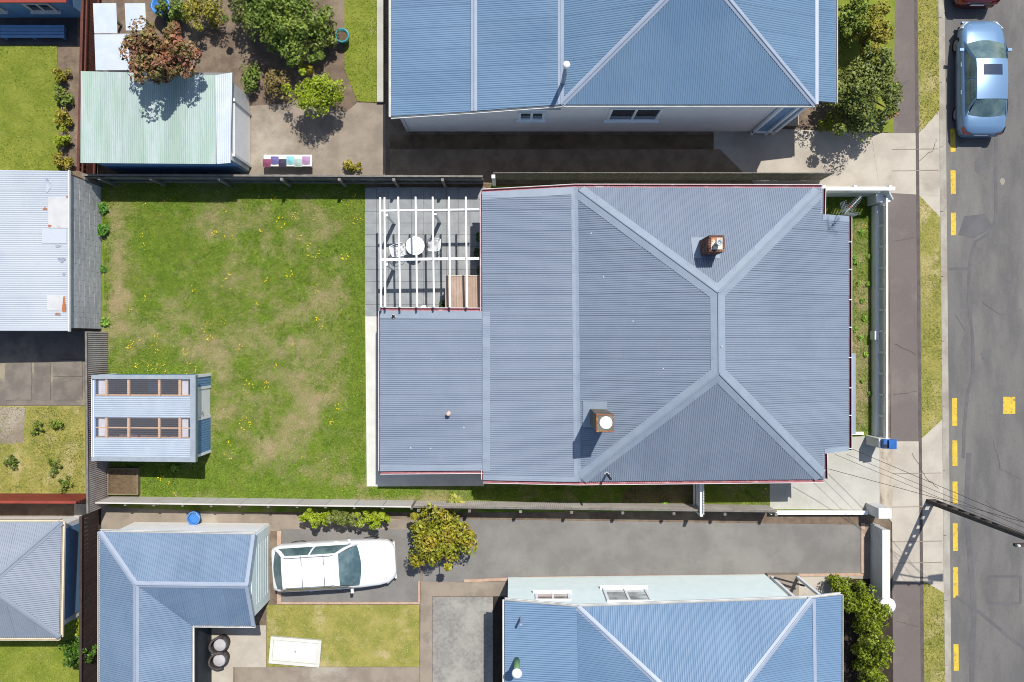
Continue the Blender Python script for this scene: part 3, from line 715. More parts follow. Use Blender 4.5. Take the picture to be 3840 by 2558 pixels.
MB().box(bx0 + .07, bx1 - .07, by0 + .07, by1 - .07, ct + .03, ct + .055).build('flue_plate', m_rust, ch)
cx, cy = (bx0 + bx1) / 2 + .0, (by0 + by1) / 2
MB().lathe((cx, cy, ct + .04), [(.075, 0), (.075, .3), (.1, .3), (.1, .38), (.055, .38), (.05, .35)], 20).build('flue', m_galv, ch, True)
k = .33; zz = lambda x, y: ZR - (y - rN.y) * (ZR - ZE) / (NW.y - rN.y)
MB().slab([(bx0 - .28, by0 - .12, zz(0, by0 - .12) + .03), (bx1 + .12, by0 - .12, zz(0, by0 - .12) + .03), (bx1 + .12, by1 + .12, zz(0, by1 + .12) + .03), (bx0 - .28, by1 + .12, zz(0, by1 + .12) + .03)], .02).build('flashing', m_flash, ch)
# roughcast chimney with white cap
ct = 5.35; sx0, sy0 = P(2236, 1621, ct)[:2]; sx1, sy1 = P(2303, 1553, ct)[:2]
ch2 = MB().box(sx0 + .02, sx1 - .02, sy0 + .02, sy1 - .02, 2.6, ct - .03).build('chimney', m_stuc, house); tag(ch2, 'roughcast chimney with terracotta rim and white cap')
for a, b in (((sx0, sx1), (sy0, sy0 + .04)), ((sx0, sx1), (sy1 - .04, sy1)), ((sx0, sx0 + .04), (sy0 + .041, sy1 - .041)), ((sx1 - .04, sx1), (sy0 + .041, sy1 - .041))):
    MB().box(a[0], a[1], b[0], b[1], ct - .08, ct + .01, .01).build('rim_tile', m_terra, ch2)
MB().box(sx0 + .04, sx1 - .04, sy0 + .04, sy1 - .04, ct - .09, ct - .01).build('top_bed', m_stuc, ch2)
q = [(.24, 0), (.24, .03), (.225, .06), (.15, .085), (.0, .09)]
MB().lathe(((sx0 + sx1) / 2 + .02, (sy0 + sy1) / 2 + .01, ct - .01), [(.2, 0), (.215, .03), (.2, .06), (.13, .08), (.02, .085)], 24).build('chimney_cap', m_white, ch2, True)
zw = lambda x: ZE + (x - NW.x) * (ZR - ZE) / (rN.x - NW.x)
MB().slab([(sx0 - .22, sy0 - .08, zw(sx0 - .22) + .03), (sx1 + .02, sy0 - .08, zw(sx1 + .02) + .03), (sx1 + .02, sy1 + .24, zw(sx1 + .02) + .03), (sx0 - .22, sy1 + .24, zw(sx0 - .22) + .03)], .02).build('flashing', m_flash, ch2)
# pipe vents
def vent(sx, sy, z, r, h, mat, capm=None, topr=None, lean=(0, 0)):
    p = P(sx, sy, z); q = MB(); a = .1
    q.add([p + V((a, 0, .03)), p + V((0, a, .03)), p + V((-a, 0, .03)), p + V((0, -a, .03)), p + V((r, 0, .08)), p + V((0, r, .08)), p + V((-r, 0, .08)), p + V((0, -r, .08))], [(0, 1, 5, 4), (1, 2, 6, 5), (2, 3, 7, 6), (3, 0, 4, 7)])
    vo = q.build('vent_boot', m_seal, roof)
    if h: MB().tube([p, p + V((0, 0, h))], r, 12).build('vent_pipe', mat, vo, True)
    else: MB().box(p.x - .05, p.x + .05, p.y - .05, p.y + .05, p.z, p.z + .085).build('vent_hole', m_dark, vo)
    if capm: MB().lathe(p + V((0, 0, h)), [(r * 1.5, -.06), (r * 1.6, 0), (r * 1.2, .06), (r * .5, .07)], 14).build('vent_cowl', capm, vo, True)
vent(1476, 1187, 1.93, .03, 0, m_dark)
vent(1683, 1550, 2.07, .055, .28, m_terra, M('pale_clay', (232, 206, 190), (220, 190, 172), 8.0, rough=.8))
vent(2275, 1776, 2.74, .042, 1.25, m_black)
# television aerial on the front gable edge
p = P(3144, 797, 2.42); an = thing('tv_aerial', 'silver television aerial with grid reflectors on a bent mast above the front roof edge', 'aerial', p)
m_alu = M('aluminium', (226, 230, 234), (210, 214, 218), 8.0, rough=.35, metal=.5, grain=0)
MB().tube([p + V((0, 0, -.05)), p + V((0, 0, .5)), p + V((.06, .05, 1.15))], .016, 8).build('mast', m_alu, an, True)
t = p + V((.03, .03, 1.1)); bdir = V((.68, .73, .06)).normalized(); side = V((-bdir.y, bdir.x, 0))
b0 = t - bdir * .3; MB().tube([b0, t + bdir * .5], .012, 6).build('boom', m_alu, an)
for i in range(9):
    c = b0 + bdir * (.22 + .066 * i); l = .15 - .008 * i; MB().tube([c - side * l, c + side * l], .006, 5).build('director', m_alu, an)
for s in (-1, 1):
    mb = MB()
    for i in range(6): c = b0 + bdir * (.02 + .01 * i) + V((0, 0, 0)) + (side * s * .8 + bdir * .5).normalized() * (.06 + .06 * i); mb.tube([c - V((0, 0, .2)) + side * s * .0, c + V((.02, .02, .2))], .005, 4)
    c0 = b0; d = (side * s * .8 + bdir * .5).normalized()
    for zz_ in (-.18, -.06, .06, .18): mb.tube([c0 + V((0, 0, zz_)), c0 + d * .4 + V((0, 0, zz_))], .005, 4)
    mb.build('reflector', m_alu, an)
MB().box(t.x - .05, t.x + .02, t.y - .04, t.y + .03, t.z - .06, t.z + .03).build('dipole_box', M('rust_red_plastic', (196, 110, 90), None, rough=.6), an)
MB().tube([p + V((0, -.05, .02)), p + V((.12, .04, .3)), t + V((.02, -.12, -.3)), t], .008, 5).build('stay', m_alu, an)
# ------------------------------------------------------------------ pergola
perg = thing('pergola', 'white painted pergola of thin rafters over the grey paved patio', 'pergola', (-3.1, 3.2, 0))
zt = 2.42
for sx0_, sx1_ in ((1425, 1428), (1441, 1444), (1494, 1502), (1559, 1565), (1623, 1628), (1684, 1689), (1747, 1752)):
    a = P(sx0_, 739, zt); b = P(sx1_, 1152, zt); low = .1 if sx0_ < 1450 else 0
    MB().bar(a - V((0, 0, low)), b - V((0, 0, low)), .055, .13).build('rafter', m_white, perg)
for sy in (790, 973):
    a = P(1430, sy + 1, 2.27); b = P(1797, sy - 4 if sy < 900 else sy - 3, 2.27); MB().bar(a, b, .06 if sy < 900 else .09, .15).build('beam', m_white, perg)
for sx, sy in ((1480, 836), (1650, 832), (1478, 1009)):
    c = G(sx, sy); MB().box(c.x - .055, c.x + .055, c.y - .055, c.y + .055, .03, 2.2).build('post', m_white, perg)
# ------------------------------------------------------------------ patio furniture
c = P(1557, 922, .72); c.z = 0
tb = thing('patio_table', 'small round white pedestal table on the patio', 'table', (c.x, c.y, .038))
MB().lathe((c.x, c.y, .038), [(.345, .67), (.355, .685), (.355, .7), (.345, .705)], 40).build('table_top', m_white, tb)
MB().lathe((c.x, c.y, .038), [(.035, .02), (.03, .67)], 12).build('pedestal', m_white, tb, True)
for i in range(3):
    a = 2.1 * i + .3; MB().tube([(c.x, c.y, .1), (c.x + .16 * math.cos(a), c.y + .16 * math.sin(a), .06), (c.x + .26 * math.cos(a), c.y + .26 * math.sin(a), .05)], .014, 6).build('foot', m_white, tb)
def wire_chair(label, sx, sy, rz):
    """wire-mesh garden chair; local x forward"""
    o = thing('wire_chair', label, 'chair', (0, 0, 0), 'white wire mesh chairs at the patio table'); w = .21
    mb = MB(); n = 10
    for i in range(n + 1):
        y = -w + 2 * w * i / n; mb.bar((-.2, y, .44), (.23, y, .45), .010, .008); 
        x = -.2 + .43 * i / n; mb.bar((x, -w, .445), (x, w, .445), .010, .008)
    mb.build('seat', m_white, o)
    mb = MB()
    for i in range(n + 1):
        y = -w + 2 * w * i / n; mb.bar((-.2, y, .46), (-.3 - .02 * (1 - (y / w) ** 2), y, .82), .010, .008)
    for i in range(7):
        t = i / 6; mb.bar((-.2 - .1 * t, -w, .46 + .36 * t), (-.2 - .1 * t, w, .46 + .36 * t), .010, .008)
    mb.build('backrest', m_white, o)
    MB().tube([(-.2, -w, .46), (-.3, -w, .8), (-.315, -w * .7, .85), (-.32, 0, .865), (-.315, w * .7, .85), (-.3, w, .8), (-.2, w, .46)], .012, 6).build('back_frame', m_white, o)
    for s in (-1, 1):
        MB().tube([(-.29, s * w, .74), (-.1, s * (w + .04), .66), (.12, s * (w + .04), .64), (.2, s * w, .46)], .011, 6).build('armrest', m_white, o)
        MB().tube([(.2, s * w, .45), (.24, s * (w + .02), 0)], .011, 6).build('leg', m_white, o); MB().tube([(-.2, s * w, .45), (-.28, s * (w + .03), 0)], .011, 6).build('leg', m_white, o)
    c = P(sx, sy, .45); o.location = (c.x, c.y, .038); o.rotation_euler = (0, 0, rz); return o
wire_chair('white wire chair turned diagonally, its curved back towards the lawn', 1500, 939, math.radians(16))
wire_chair('white wire chair with its back towards the house wall', 1624, 920, math.radians(176))
# potted shrubs along the shaded wall
m_shr = M('dark_leaves', (52, 84, 34), (72, 104, 44), 6.0, rough=.5, island=.3, grain=0)
m_pot = M('clay_pot', (150, 96, 72), (132, 84, 64), 5.0, rough=.85)
def potted(label, x, y, r, h, mat=m_shr, n=420):
    o = thing('potted_shrub', label, 'plant', (x, y, .038), 'potted shrubs along the house wall')
    MB().lathe((x, y, .038), [(.1, 0), (.15, .26), (.165, .26), (.165, .3), (.14, .3), (.13, .26)], 16).build('pot', m_pot, o, True)
    c = np.array([[x + random.uniform(-.5, .5) * r, y + random.uniform(-.5, .5) * r, .36 + h * random.random()] for _ in range(9)])
    quadmesh('foliage', leaves(c, np.full(9, r * .5), n, .045), mat, o, (x, y, .038)); MB().tube([(x, y, .25), (x, y, .4 + h * .5)], .015, 5).build('stem', m_bark, o)
potted('dark potted shrub by the wall, farthest from the brown lean-to', -1.18, 3.95, .22, .35); potted('largest dark potted shrub, middle of the row by the wall', -1.2, 3.3, .28, .5, n=560)
potted('dark potted shrub by the wall beside the beam end', -1.15, 2.72, .22, .4)
potted('spiky dark shrub in a pot at the brown lean-to corner by the back wall', -2.62, 1.35, .24, .4)
o = thing('white_planter', 'low white round planter tucked against the back wall', 'planter', (-3.35, 1.18, .038)); MB().lathe((-3.35, 1.18, .038), [(.14, 0), (.2, .24), (.17, .24), (.15, .2)], 20).build('bowl', m_white, o, True); MB().lathe((-3.35, 1.18, .2), [(.15, 0), (.15, .02)], 16).build('soil', m_dsoil, o)
# brown lean-to cupboard in the corner
o = thing('garden_cupboard', 'brown iron-roofed lean-to cupboard in the patio corner', 'shed', (-1.75, 1.8, 0))
a = P(1671, 1036, 1.62); b = P(1797, 1034, 1.62); x0_, x1_ = a.x, -.92; yb, yt = 1.12, a.y
MB().box(x0_ + .04, x1_, yb, yt - .05, .02, 1.55).build('body', m_brown, o)
rf = MB().slab([(x0_ + .01, yt - .01, 1.58), (x1_ - .01, yt - .01, 1.58), (x1_ - .01, yb, 1.68), (x0_ + .01, yb, 1.68)], .03).build('roof', m_brn, o)
corr([V((x0_ + .13, yt, 1.6)), V((x1_ - .1, yt, 1.6)), V((x1_ - .1, yb, 1.7)), V((x0_ + .13, yb, 1.7))], (0, 1, 0), rf, m_brn, cover=.66, pitch=.1, amp=.012)
MB().slab([(x0_ - .01, yt, 1.625), (x0_ + .14, yt, 1.625), (x0_ + .14, yb, 1.725), (x0_ - .01, yb, 1.725)], .02).build('flashing', m_brn, rf)
MB().box(x0_ - .01, x1_, yt, yt + .03, 1.5, 1.63).build('fascia', m_cream, o)
for i in range(2): MB().box(x0_ + .08 + i * .7, x0_ + .74 + i * .7, yt - .052, yt - .03, .1, 1.45).build('door', m_brn, o)
# ------------------------------------------------------------------ fences round the section
def iron_fence(name, label, p0, p1, h, outd, mat, rails=m_wood, posts=(), side=1, bs=.0, group=None):
    p0 = V((p0[0], p0[1], 0)); p1 = V((p1[0], p1[1], 0)); e = (p1 - p0).normalized(); d = V(outd).normalized()
    o = thing(name, label, 'fence', (p0 + p1) / 2, group)
    u = V((0, 0, 1))
    corr([p0 + u * .04, p1 + u * .04, p1 + u * h, p0 + u * h], (0, 0, 1), o, mat, 'iron_sheet', up=outd)
    for z in (.3, h - .18): MB().bar(p0 + d * .06 * side + u * z, p1 + d * .06 * side + u * z, .05, .09).build('rail', rails, o)
    MB().bar(p0 + u * (h + .012), p1 + u * (h + .012), .07, .02).build('capping', rails, o)
    for s in posts:
        c = p0 + e * s + d * .13 * side; MB().box(c.x - .05, c.x + .05, c.y - .05, c.y + .05, -.05, h + .02).build('post', rails, o)
    return o
fy = 6.13
ps = [G(x, 0).x - G(372, 0).x for x in (380, 434, 620, 863, 1090, 1298, 1494, 1670)]
iron_fence('iron_fence', 'shaded grey corrugated iron fence with timber posts along the north edge of the lawn', (G(372, 0).x, fy + .03), (G(1815, 0).x, fy - .02), 1.36, (0, -1, 0), m_oldg, posts=ps)
iron_fence('iron_fence', 'brown-grey weathered corrugated fence behind the blue shed', (-15.62, G(0, 1245).y), (-15.56, -6.32), 1.75, (1, 0, 0), m_old, posts=(), side=-1)
# fibre-board fence, south edge of the lawn
o = thing('board_fence', 'pale grey flat panel fence along the south edge of the lawn', 'fence', (-9.6, -6.1, 0))
xs = np.linspace(-15.5, -3.75, 12)
def sfy(x): return G(0, 1862 + 36 * (x + 15.5) / 29.0).y
for xa, xb in zip(xs[:-1], xs[1:]):
    MB().bar((xa + .012, sfy(xa), .64), (xb - .012, sfy(xb), .64), .02, 1.24).build('panel', m_pan, o)
    MB().box(xb - .045, xb + .045, sfy(xb) - .12, sfy(xb) - .03, -.05, 1.2).build('post', m_wood, o)
MB().bar((xs[0], sfy(xs[0]) - .01, 1.275), (xs[-1], sfy(xs[-1]) - .01, 1.275), .05, .03).build('capping', m_pan, o)
iron_fence('iron_fence', 'pale grey corrugated fence along the south side of the cottage', (-3.68, sfy(-3.68)), (9.85, sfy(9.85)), 1.3, (0, 1, 0), m_oldp, posts=[.2 + 1.9 * i for i in range(8)], side=-1)
# timber palings along the north passage
o = thing('paling_fence', 'grey timber paling fence along the shaded north side of the cottage', 'fence', (5.6, 6.2, 0))
pal = None; x = -.62
while x < 11.9:
    if pal is None: pal = MB().box(-.07, .07, -.01, .01, .04, 1.5).build('paling', m_wood, o, org=V((0, 0, 0))); pal.location = V((x, 6.22, 0)) - ORG[o]
    else: piece('paling', pal.data, o, (x, 6.22 - .012 * (x + .6) / 12, random.uniform(-.02, .01)))
    x += .152
for z in (.35, 1.25): MB().bar((-.7, 6.25, z), (11.95, 6.25, z), .04, .09).build('rail', m_wood, o)
boxthing('gate_post', 'white square post where the corrugated fence meets the palings', 'post', -.75, -.62, 5.98, 6.11, 0, 1.7, m_white)
# white front fences
o = thing('picket_fence', 'tall white slatted fence across the north side of the front garden', 'fence', (13.0, 5.7, 0))
yf = G(0, 737).y + .0; xa, xb = 11.4, G(3258, 0).x
MB().bar((xa, yf, .52), (xb, yf, .52), .03, 1.0).build('boards', m_white2, o)
pk = None; x = xa + .05
while x < xb:
    if pk is None: pk = MB().box(-.03, .03, -.012, .012, 1.02, 1.72).build('picket', m_white, o, org=V((0, 0, 0))); pk.location = V((x, yf, 0)) - ORG[o]
    else: piece('picket', pk.data, o, (x, yf, 0))
    x += .112
MB().bar((xa - .05, yf, 1.75), (xb + .25, yf, 1.75), .13, .04).build('capping', m_white, o); MB().bar((xa, yf + .04, 1.0), (xb, yf + .04, 1.0), .04, .09).build('rail', m_white, o)
for x in (xa + .05, (xa + xb) / 2, xb + .1): MB().box(x - .05, x + .05, yf + .03, yf + .13, 0, 1.73).build('post', m_white, o)
MB().add([(xb, yf, .0), (xb + .5, yf - .3, 0), (xb + .5, yf - .3, 1.0), (xb, yf, 1.65), (xb + .03, yf + .05, 0), (xb + .53, yf - .25, 0), (xb + .53, yf - .25, 1.0), (xb + .03, yf + .05, 1.65)],
    [(0, 1, 2, 3), (7, 6, 5, 4), (3, 2, 6, 7), (0, 3, 7, 4), (1, 5, 6, 2)]).build('splay_panel', m_white2, o)
o = thing('front_fence', 'white slatted fence on a low plastered wall along the footpath', 'fence', (14.0, 1, 0))
yN, yS = G(0, 776).y, G(0, 1632).y; xf = G(3267, 0).x
MB().box(xf, xf + .1, yS, yN, 0, .42, .01).build('plinth', m_white, o)
MB().box(xf + .1, xf + .32, yS, yN, 0, .36).build('footing', m_white2, o)
xs_ = xf + .13
bays = np.linspace(yS, yN, 12)
for ya, yb_ in zip(bays[:-1], bays[1:]):
    MB().box(xs_ - .03, xs_ + .05, ya - .04, ya + .04, .36, 1.06).build('post', m_white, o)
    MB().box(xs_ + .012, xs_ + .03, ya + .041, yb_ - .041, .4, .8).build('panel', m_white2, o)
    n = int((yb_ - ya - .1) / .075)
    for i in range(n):
        y = ya + .08 + i * .075; s_ = MB().box(-.01, .01, -.022, .022, .8, 1.04)
        if 'slatmesh' not in globals(): slatmesh = s_.build('slat', m_white, o, org=V((0, 0, 0))); slatmesh.location = V((xs_ + .02, y, 0)) - ORG[o]
        else: piece('slat', slatmesh.data, o, (xs_ + .02, y, 0))
MB().box(xs_ - .02, xs_ + .055, yS, yN + .35, 1.06, 1.1).build('capping', m_white, o); MB().box(xs_ - .02, xs_ + .012, yS, yN, .44, .5).build('rail', m_white2, o)
def pillar(label, x0, x1, y0, y1, h, capw=.0):
    o = thing('pillar', label, 'pillar', ((x0 + x1) / 2, (y0 + y1) / 2, 0)); MB().box(x0, x1, y0, y1, 0, h, .012).build('shaft', m_white2, o)
    MB().box(x0 - capw, x1 + capw, y0 - capw, y1 + capw, h + .001, h + .05, .015).build('cap', m_white, o); return o
pillar('squat white corner pillar joining the two front garden fences', 13.72, 14.02, 5.22, 5.66, .85); boxthing('post', 'slim white post capped white rising behind the squat corner pillar', 'post', 14.0, 14.2, 5.22, 5.4, 0, 1.0, m_white, .01)
pillar('white gate pillar carrying the blue letterbox', 13.66, 14.12, -3.98, -3.64, 1.22); 
o = thing('letterbox', 'bright blue letterbox with a dark slot on top of the gate pillar', 'letterbox', (13.95, -3.81, 1.272)); m_blu = M('blue_enamel', (52, 104, 178), (60, 116, 190), 4.0, rough=.4, grain=0)
MB().box(13.72, 14.16, -3.98, -3.64, 1.272, 1.52, .02).build('box', m_blu, o); MB().slab([(13.88, -3.99, 1.63), (14.2, -3.99, 1.54), (14.2, -3.63, 1.54), (13.88, -3.63, 1.63)], .02).build('lid', m_blu, o)
MB().box(13.72, 13.86, -3.94, -3.82, 1.521, 1.526).build('slot', m_black, o)
pillar('white gate pillar at the driveway entrance by the south boundary wall', 13.66, 14.14, -6.62, -6.24, 1.2)
boxthing('boundary_wall', 'low white plastered wall edging the driveway on its south side', 'wall', 9.92, 13.65, -6.66, -6.53, 0, .3, m_white, .01)
boxthing('meter_box', 'small white box fixed on the front fence plinth', 'box', 13.82, 13.99, .05, .38, .05, .5, m_white, .01)
# side gate
o = thing('picket_gate', 'white picket side gate with rounded tops between cottage and south fence', 'gate', (6.95, -5.7, 0)); xg = 6.95; y = -4.78
for z in (.3, 1.45): MB().box(xg, xg + .09 if z > 1 else xg + .05, -6.38, -4.75, z - .06, z + .06).build('rail', m_white, o)
pkm = None
while y > -6.4:
    if pkm is None:
        mb = MB().box(-.011, .011, -.043, .043, .06, 1.62); mb.add([(-.011, .043 * math.cos(t), 1.62 + .06 * math.sin(t)) for t in np.linspace(0, math.pi, 7)] + [(.011, .043 * math.cos(t), 1.62 + .06 * math.sin(t)) for t in np.linspace(0, math.pi, 7)], [tuple(range(7)), tuple(range(13, 6, -1))] + [(i, i + 7, i + 8, i + 1) for i in range(6)])
        pkm = mb.build('picket', m_white, o, org=V((0, 0, 0))); pkm.location = V((xg + .104, y, 0)) - ORG[o]
    else: piece('picket', pkm.data, o, (xg + .104, y, 0))
    y -= .105
for yy in (-4.72, -6.42): MB().box(xg - .02, xg + .09, yy - .05, yy + .05, 0, 1.6).build('post', m_white2, o)
MB().bar((xg + .02, -4.8, .34), (xg + .02, -6.35, 1.4), .03, .08).build('brace', m_white, o)
# flax at the south fence
weed('tuft of pale flax growing through the south fence', 1705, 1884, .34, .5, 260, .12, M('flax', (186, 180, 84), (150, 160, 60), 5.0, rough=.6, island=.25, grain=0))
# raised bed
o = thing('raised_bed', 'timber framed garden bed of bare earth below the shed', 'planter', (-14.95, -5.45, 0)); x0_, y1_ = G(413, 1752)[:2]; x1_, y0_ = G(527, 1852)[:2]
for q in ((x0_, x1_, y0_, y0_ + .05), (x0_, x1_, y1_ - .05, y1_), (x0_, x0_ + .05, y0_ + .051, y1_ - .051), (x1_ - .05, x1_, y0_ + .051, y1_ - .051)): MB().box(*q, 0, .26, .008).build('board', m_bed, o)
n = 14; vs = [(x0_ + .05 + (x1_ - x0_ - .1) * i / n, y0_ + .05 + (y1_ - y0_ - .1) * j / n, .17 + random.uniform(-.02, .02)) for i in range(n + 1) for j in range(n + 1)]
finish('earth', vs, [(i * (n + 1) + j, (i + 1) * (n + 1) + j, (i + 1) * (n + 1) + j + 1, i * (n + 1) + j + 1) for i in range(n) for j in range(n)], m_dsoil, o)
# ------------------------------------------------------------------ blue garden shed with clear roof strips
sh = thing('garden_shed', 'blue shed with zinc and clear corrugated roof strips and a white door', 'shed', (-13.5, -2.8, 0))
xw, xe_, ys_, yn_ = -15.33, -11.67, -4.25, -1.3
MB().box(xw + .02, xe_ - .02, ys_ + .02, yn_ - .02, 0.005, .06).build('floor', m_shwall, sh)
def swall(name, a, b, z0, z1a, z1b, mat, t=.04, z0b=None):
    a = V((*a, 0)); b = V((*b, 0)); e = (b - a).normalized(); r = V((e.y, -e.x, 0)) * t / 2; u = V((0, 0, 1))
    vs = [a - r + u * z0, a + r + u * z0, b + r + u * z0, b - r + u * z0, a - r + u * z1a, a + r + u * z1a, b + r + u * z1b, b - r + u * z1b]
    return MB().add(vs, [(3, 2, 1, 0), (4, 5, 6, 7), (0, 1, 5, 4), (1, 2, 6, 5), (2, 3, 7, 6), (3, 0, 4, 7)]).build(name, mat, sh)
swall('wall', (xw, yn_), (xe_, yn_), 0, 1.73, 2.0, m_shblue); swall('wall', (xw, ys_), (xe_, ys_), 0, 1.73, 2.0, m_shblue); swall('wall', (xw, ys_ + .03), (xw, yn_ - .03), 0, 1.73, 1.73, m_shblue)
for a, b in ((ys_ + .03, -2.93), (-1.72, yn_ - .03)):
    w_ = swall('wall', (xe_, a), (xe_, b), 0, 2.0, 2.0, m_shblue)
    n = max(3, int((b - a) / .09))
    for i in range(n): yy = a + (b - a) * (i + .5) / n; MB().box(xe_ + .02, xe_ + .032, yy - .012, yy + .012, .02, 1.97).build('rib', m_shblue, w_)
swall('wall', (xe_, -2.93), (xe_, -1.72), 1.86, 2.0, 2.0, m_shblue)
for yy in (-2.9, -1.76): MB().box(xe_ - .03, xe_ + .045, yy - .05, yy + .05, 0, 1.9).build('door_frame', m_white, sh)
MB().box(xe_ - .03, xe_ + .045, -2.85, -1.81, 1.82, 1.9).build('door_frame', m_white, sh)
dr = MB().box(xe_ - .015, xe_ + .02, -2.84, -1.82, .05, 1.81).build('door', m_white, sh); MB().tube([(xe_ + .02, -2.74, 1.0), (xe_ + .07, -2.74, 1.0), (xe_ + .07, -2.64, 1.0)], .014, 6).build('handle', m_black, dr)
for x_, y_ in ((xe_, ys_), (xe_, yn_), (xw, ys_), (xw, yn_)): MB().box(x_ - .05, x_ + .05, y_ - .05, y_ + .05, 0, 2.0 if x_ > -12 else 1.73).build('corner_trim', m_white, sh)
zr = lambda x: 1.78 + (x + 15.4) * (2.09 - 1.78) / (15.4 - 11.5)
xR0, xR1 = -15.4, -11.5; yR0, yR1 = -4.36, -1.27
def zs(y0, y1, m, nm, **k): return corr([V((xR0 + .1, y0, zr(xR0 + .1))), V((xR1 - .15, y0, zr(xR1 - .15))), V((xR1 - .15, y1, zr(xR1 - .15))), V((xR0 + .1, y1, zr(xR0 + .1)))], (1, 0, 0), sh, m, nm, **k)
mc = bpy.data.materials.new('clear_sheet'); mc.use_nodes = True; n_ = mc.node_tree.nodes; l_ = mc.node_tree.links
tr = n_.new('ShaderNodeBsdfTransparent'); tr.inputs[0].default_value = (.86, .84, .88, 1); pb = n_['Principled BSDF']; pb.inputs['Base Color'].default_value = (.5, .5, .56, 1); pb.inputs['Roughness'].default_value = .15
mx = n_.new('ShaderNodeMixShader'); mx.inputs[0].default_value = .12; l_.new(tr.outputs[0], mx.inputs[1]); l_.new(pb.outputs[0], mx.inputs[2]); l_.new(mx.outputs[0], n_['Material Output'].inputs[0])
zs(-2.8, -2.0, m_zinc, 'roof_sheet', amp=.014); zs(-4.26, -3.53, m_zinc, 'roof_sheet', amp=.014); zs(-2.02, -1.37, mc, 'clear_sheet', off=-.006); zs(-3.55, -2.78, mc, 'clear_sheet', off=-.006)
for a, b, d in ((yR1 + .02, yR1 + .02, -1), (yR0 - .02, yR0 - .02, 1)): flat(V((xR0, a, zr(xR0))), V((xR1, a, zr(xR1))), (0, d, 0), .14, sh, m_galv)
MB().slab([(xR1 - .17, yR0 - .03, zr(xR1 - .17) + .045), (xR1 + .03, yR0 - .03, zr(xR1) + .05), (xR1 + .03, yR1 + .03, zr(xR1) + .05), (xR1 - .17, yR1 + .03, zr(xR1 - .17) + .045)], .03).build('flashing', m_galv, sh)
MB().box(xR1 + .02, xR1 + .055, yR0 - .03, yR1 + .03, zr(xR1) - .12, zr(xR1) + .07).build('barge_board', M('shed_barge', (128, 146, 150), None, rough=.5), sh)
gutter(V((xR0 + .11, yR0, 1.8)), V((xR0 + .11, yR1, 1.8)), (-1, 0, 0), sh, m_white, None)
for x_ in (-14.86, -14.02, -12.86, -12.09): MB().bar((x_, ys_ + .03, zr(x_) - .075), (x_, yn_ - .03, zr(x_) - .075), .085, .09).build('purlin', m_pine, sh)
for y_ in (-1.98, -2.02 - .8, -3.18, -3.54): MB().bar((xw + .03, y_, zr(xw) - .16), (xe_ - .03, y_, zr(xe_) - .16), .045, .075).build('roof_batten', m_pine, sh)
for y0_, y1_ in ((-2.0, -1.4), (-3.5, -2.85)):
    for x0_, x1_ in ((-15.2, -14.95), (-12.03, -11.8)): MB().slab([(x0_, y0_, zr(x0_) - .13), (x1_, y0_, zr(x1_) - .13), (x1_, y1_, zr(x1_) - .13), (x0_, y1_, zr(x0_) - .13)], .015).build('ceiling_board', m_white2, sh)
boxthing('storage_crate', 'blue plastic crate on the shed floor seen through the clear roof', 'crate', -13.9, -13.3, -1.95, -1.55, .062, .45, m_shblue, .02)
# ------------------------------------------------------------------ north neighbour
def hiproof(o, faces, flows, mat, fl, caps, flats=(), gut=(), w=.11):
    rd = MB()
    for f in faces: rd.slab([p - V((0, 0, .045)) for p in f], .05)
    r = rd.build('roof', m_roof2, o)
    for f, q in zip(faces, flows): corr([f], q, r, mat)
    for a, b, i, j in caps: cap(a, b, faces[i], faces[j], r, fl, w, .022, .024)
    for a, b, d, ww in flats: flat(a, b, d, ww, r, fl)
    for a, b, d in gut: gutter(a, b, d, r, m_white2, None, w=.075)
    return r
nh = thing('house', 'tall blue-roofed weatherboard house beyond the shaded north driveway', 'house', (3.5, 13.5, 0))
e = 4.25; a1 = P(2104, 391, e); a2 = P(3058, 391, e); a1.y = a2.y = 8.0; rs = V(((a1.x + a2.x) / 2, 11.95, 6.05)); rn = V((rs.x, 14.6, 6.05)); b1 = V((a1.x, 18.6, e)); b2 = V((a2.x, 18.6, e))
l1 = P(1778, 420, 3.72); l2 = P(1466, 447, 3.25); l1.y = 7.92; l2.y = 7.86; l1n = V((l1.x, 18.5, 3.72)); l2n = V((l2.x, 18.3, 3.25)); v1 = V((P(3135, 385, 2.95).x, 8.42, 2.95)); v1n = V((v1.x, 18.5, 2.95)); a1l = V((a1.x, a1.y, e)); 
faces = [[rs, rn, b1, a1], [rs, a2, b2, rn], [rs, a1, a2], [rn, b2, b1], [a1, b1, l1n, l1], [l1 - V((0, 0, .03)), l1n - V((0, 0, .03)), l2n, l2], [V((a2.x - .1, 8.42, 3.3)), v1, v1n, V((b2.x - .1, 18.5, 3.3))]]
hiproof(nh, faces, [(1, 0, 0), (1, 0, 0), (0, 1, 0), (0, 1, 0), (1, 0, 0), (1, 0, 0), (1, 0, 0)], m_nroof, m_nflash,
        [(rs, rn, 0, 1), (rs, a1, 0, 2), (rs, a2, 1, 2), (rn, b1, 0, 3), (rn, b2, 1, 3), (a1, b1, 0, 4), (l1, l1n, 4, 5)],
        [(a2 + V((0, 0, .0)), b2, (1, 0, 0), .1)], [(a1, a2, (0, -1, 0)), (l1, a1, (0, -1, 0)), (l2, l1, (0, -1, 0)), (l2, l2n, (-1, 0, 0)), (v1, v1n, (1, 0, 0))])
MB().box(-4.0, 10.1, 8.1, 18.2, 0, 3.2).box(1.7, 10.1, 8.1, 18.2, 3.2, 4.2).build('wall', m_gwall, nh)
clad((-4.0, 8.1), (9.2, 8.1), .25, 3.2, (0, -1, 0), nh, m_gwall); clad((1.7, 8.1), (9.2, 8.1), 3.2, 4.2, (0, -1, 0), nh, m_gwall)
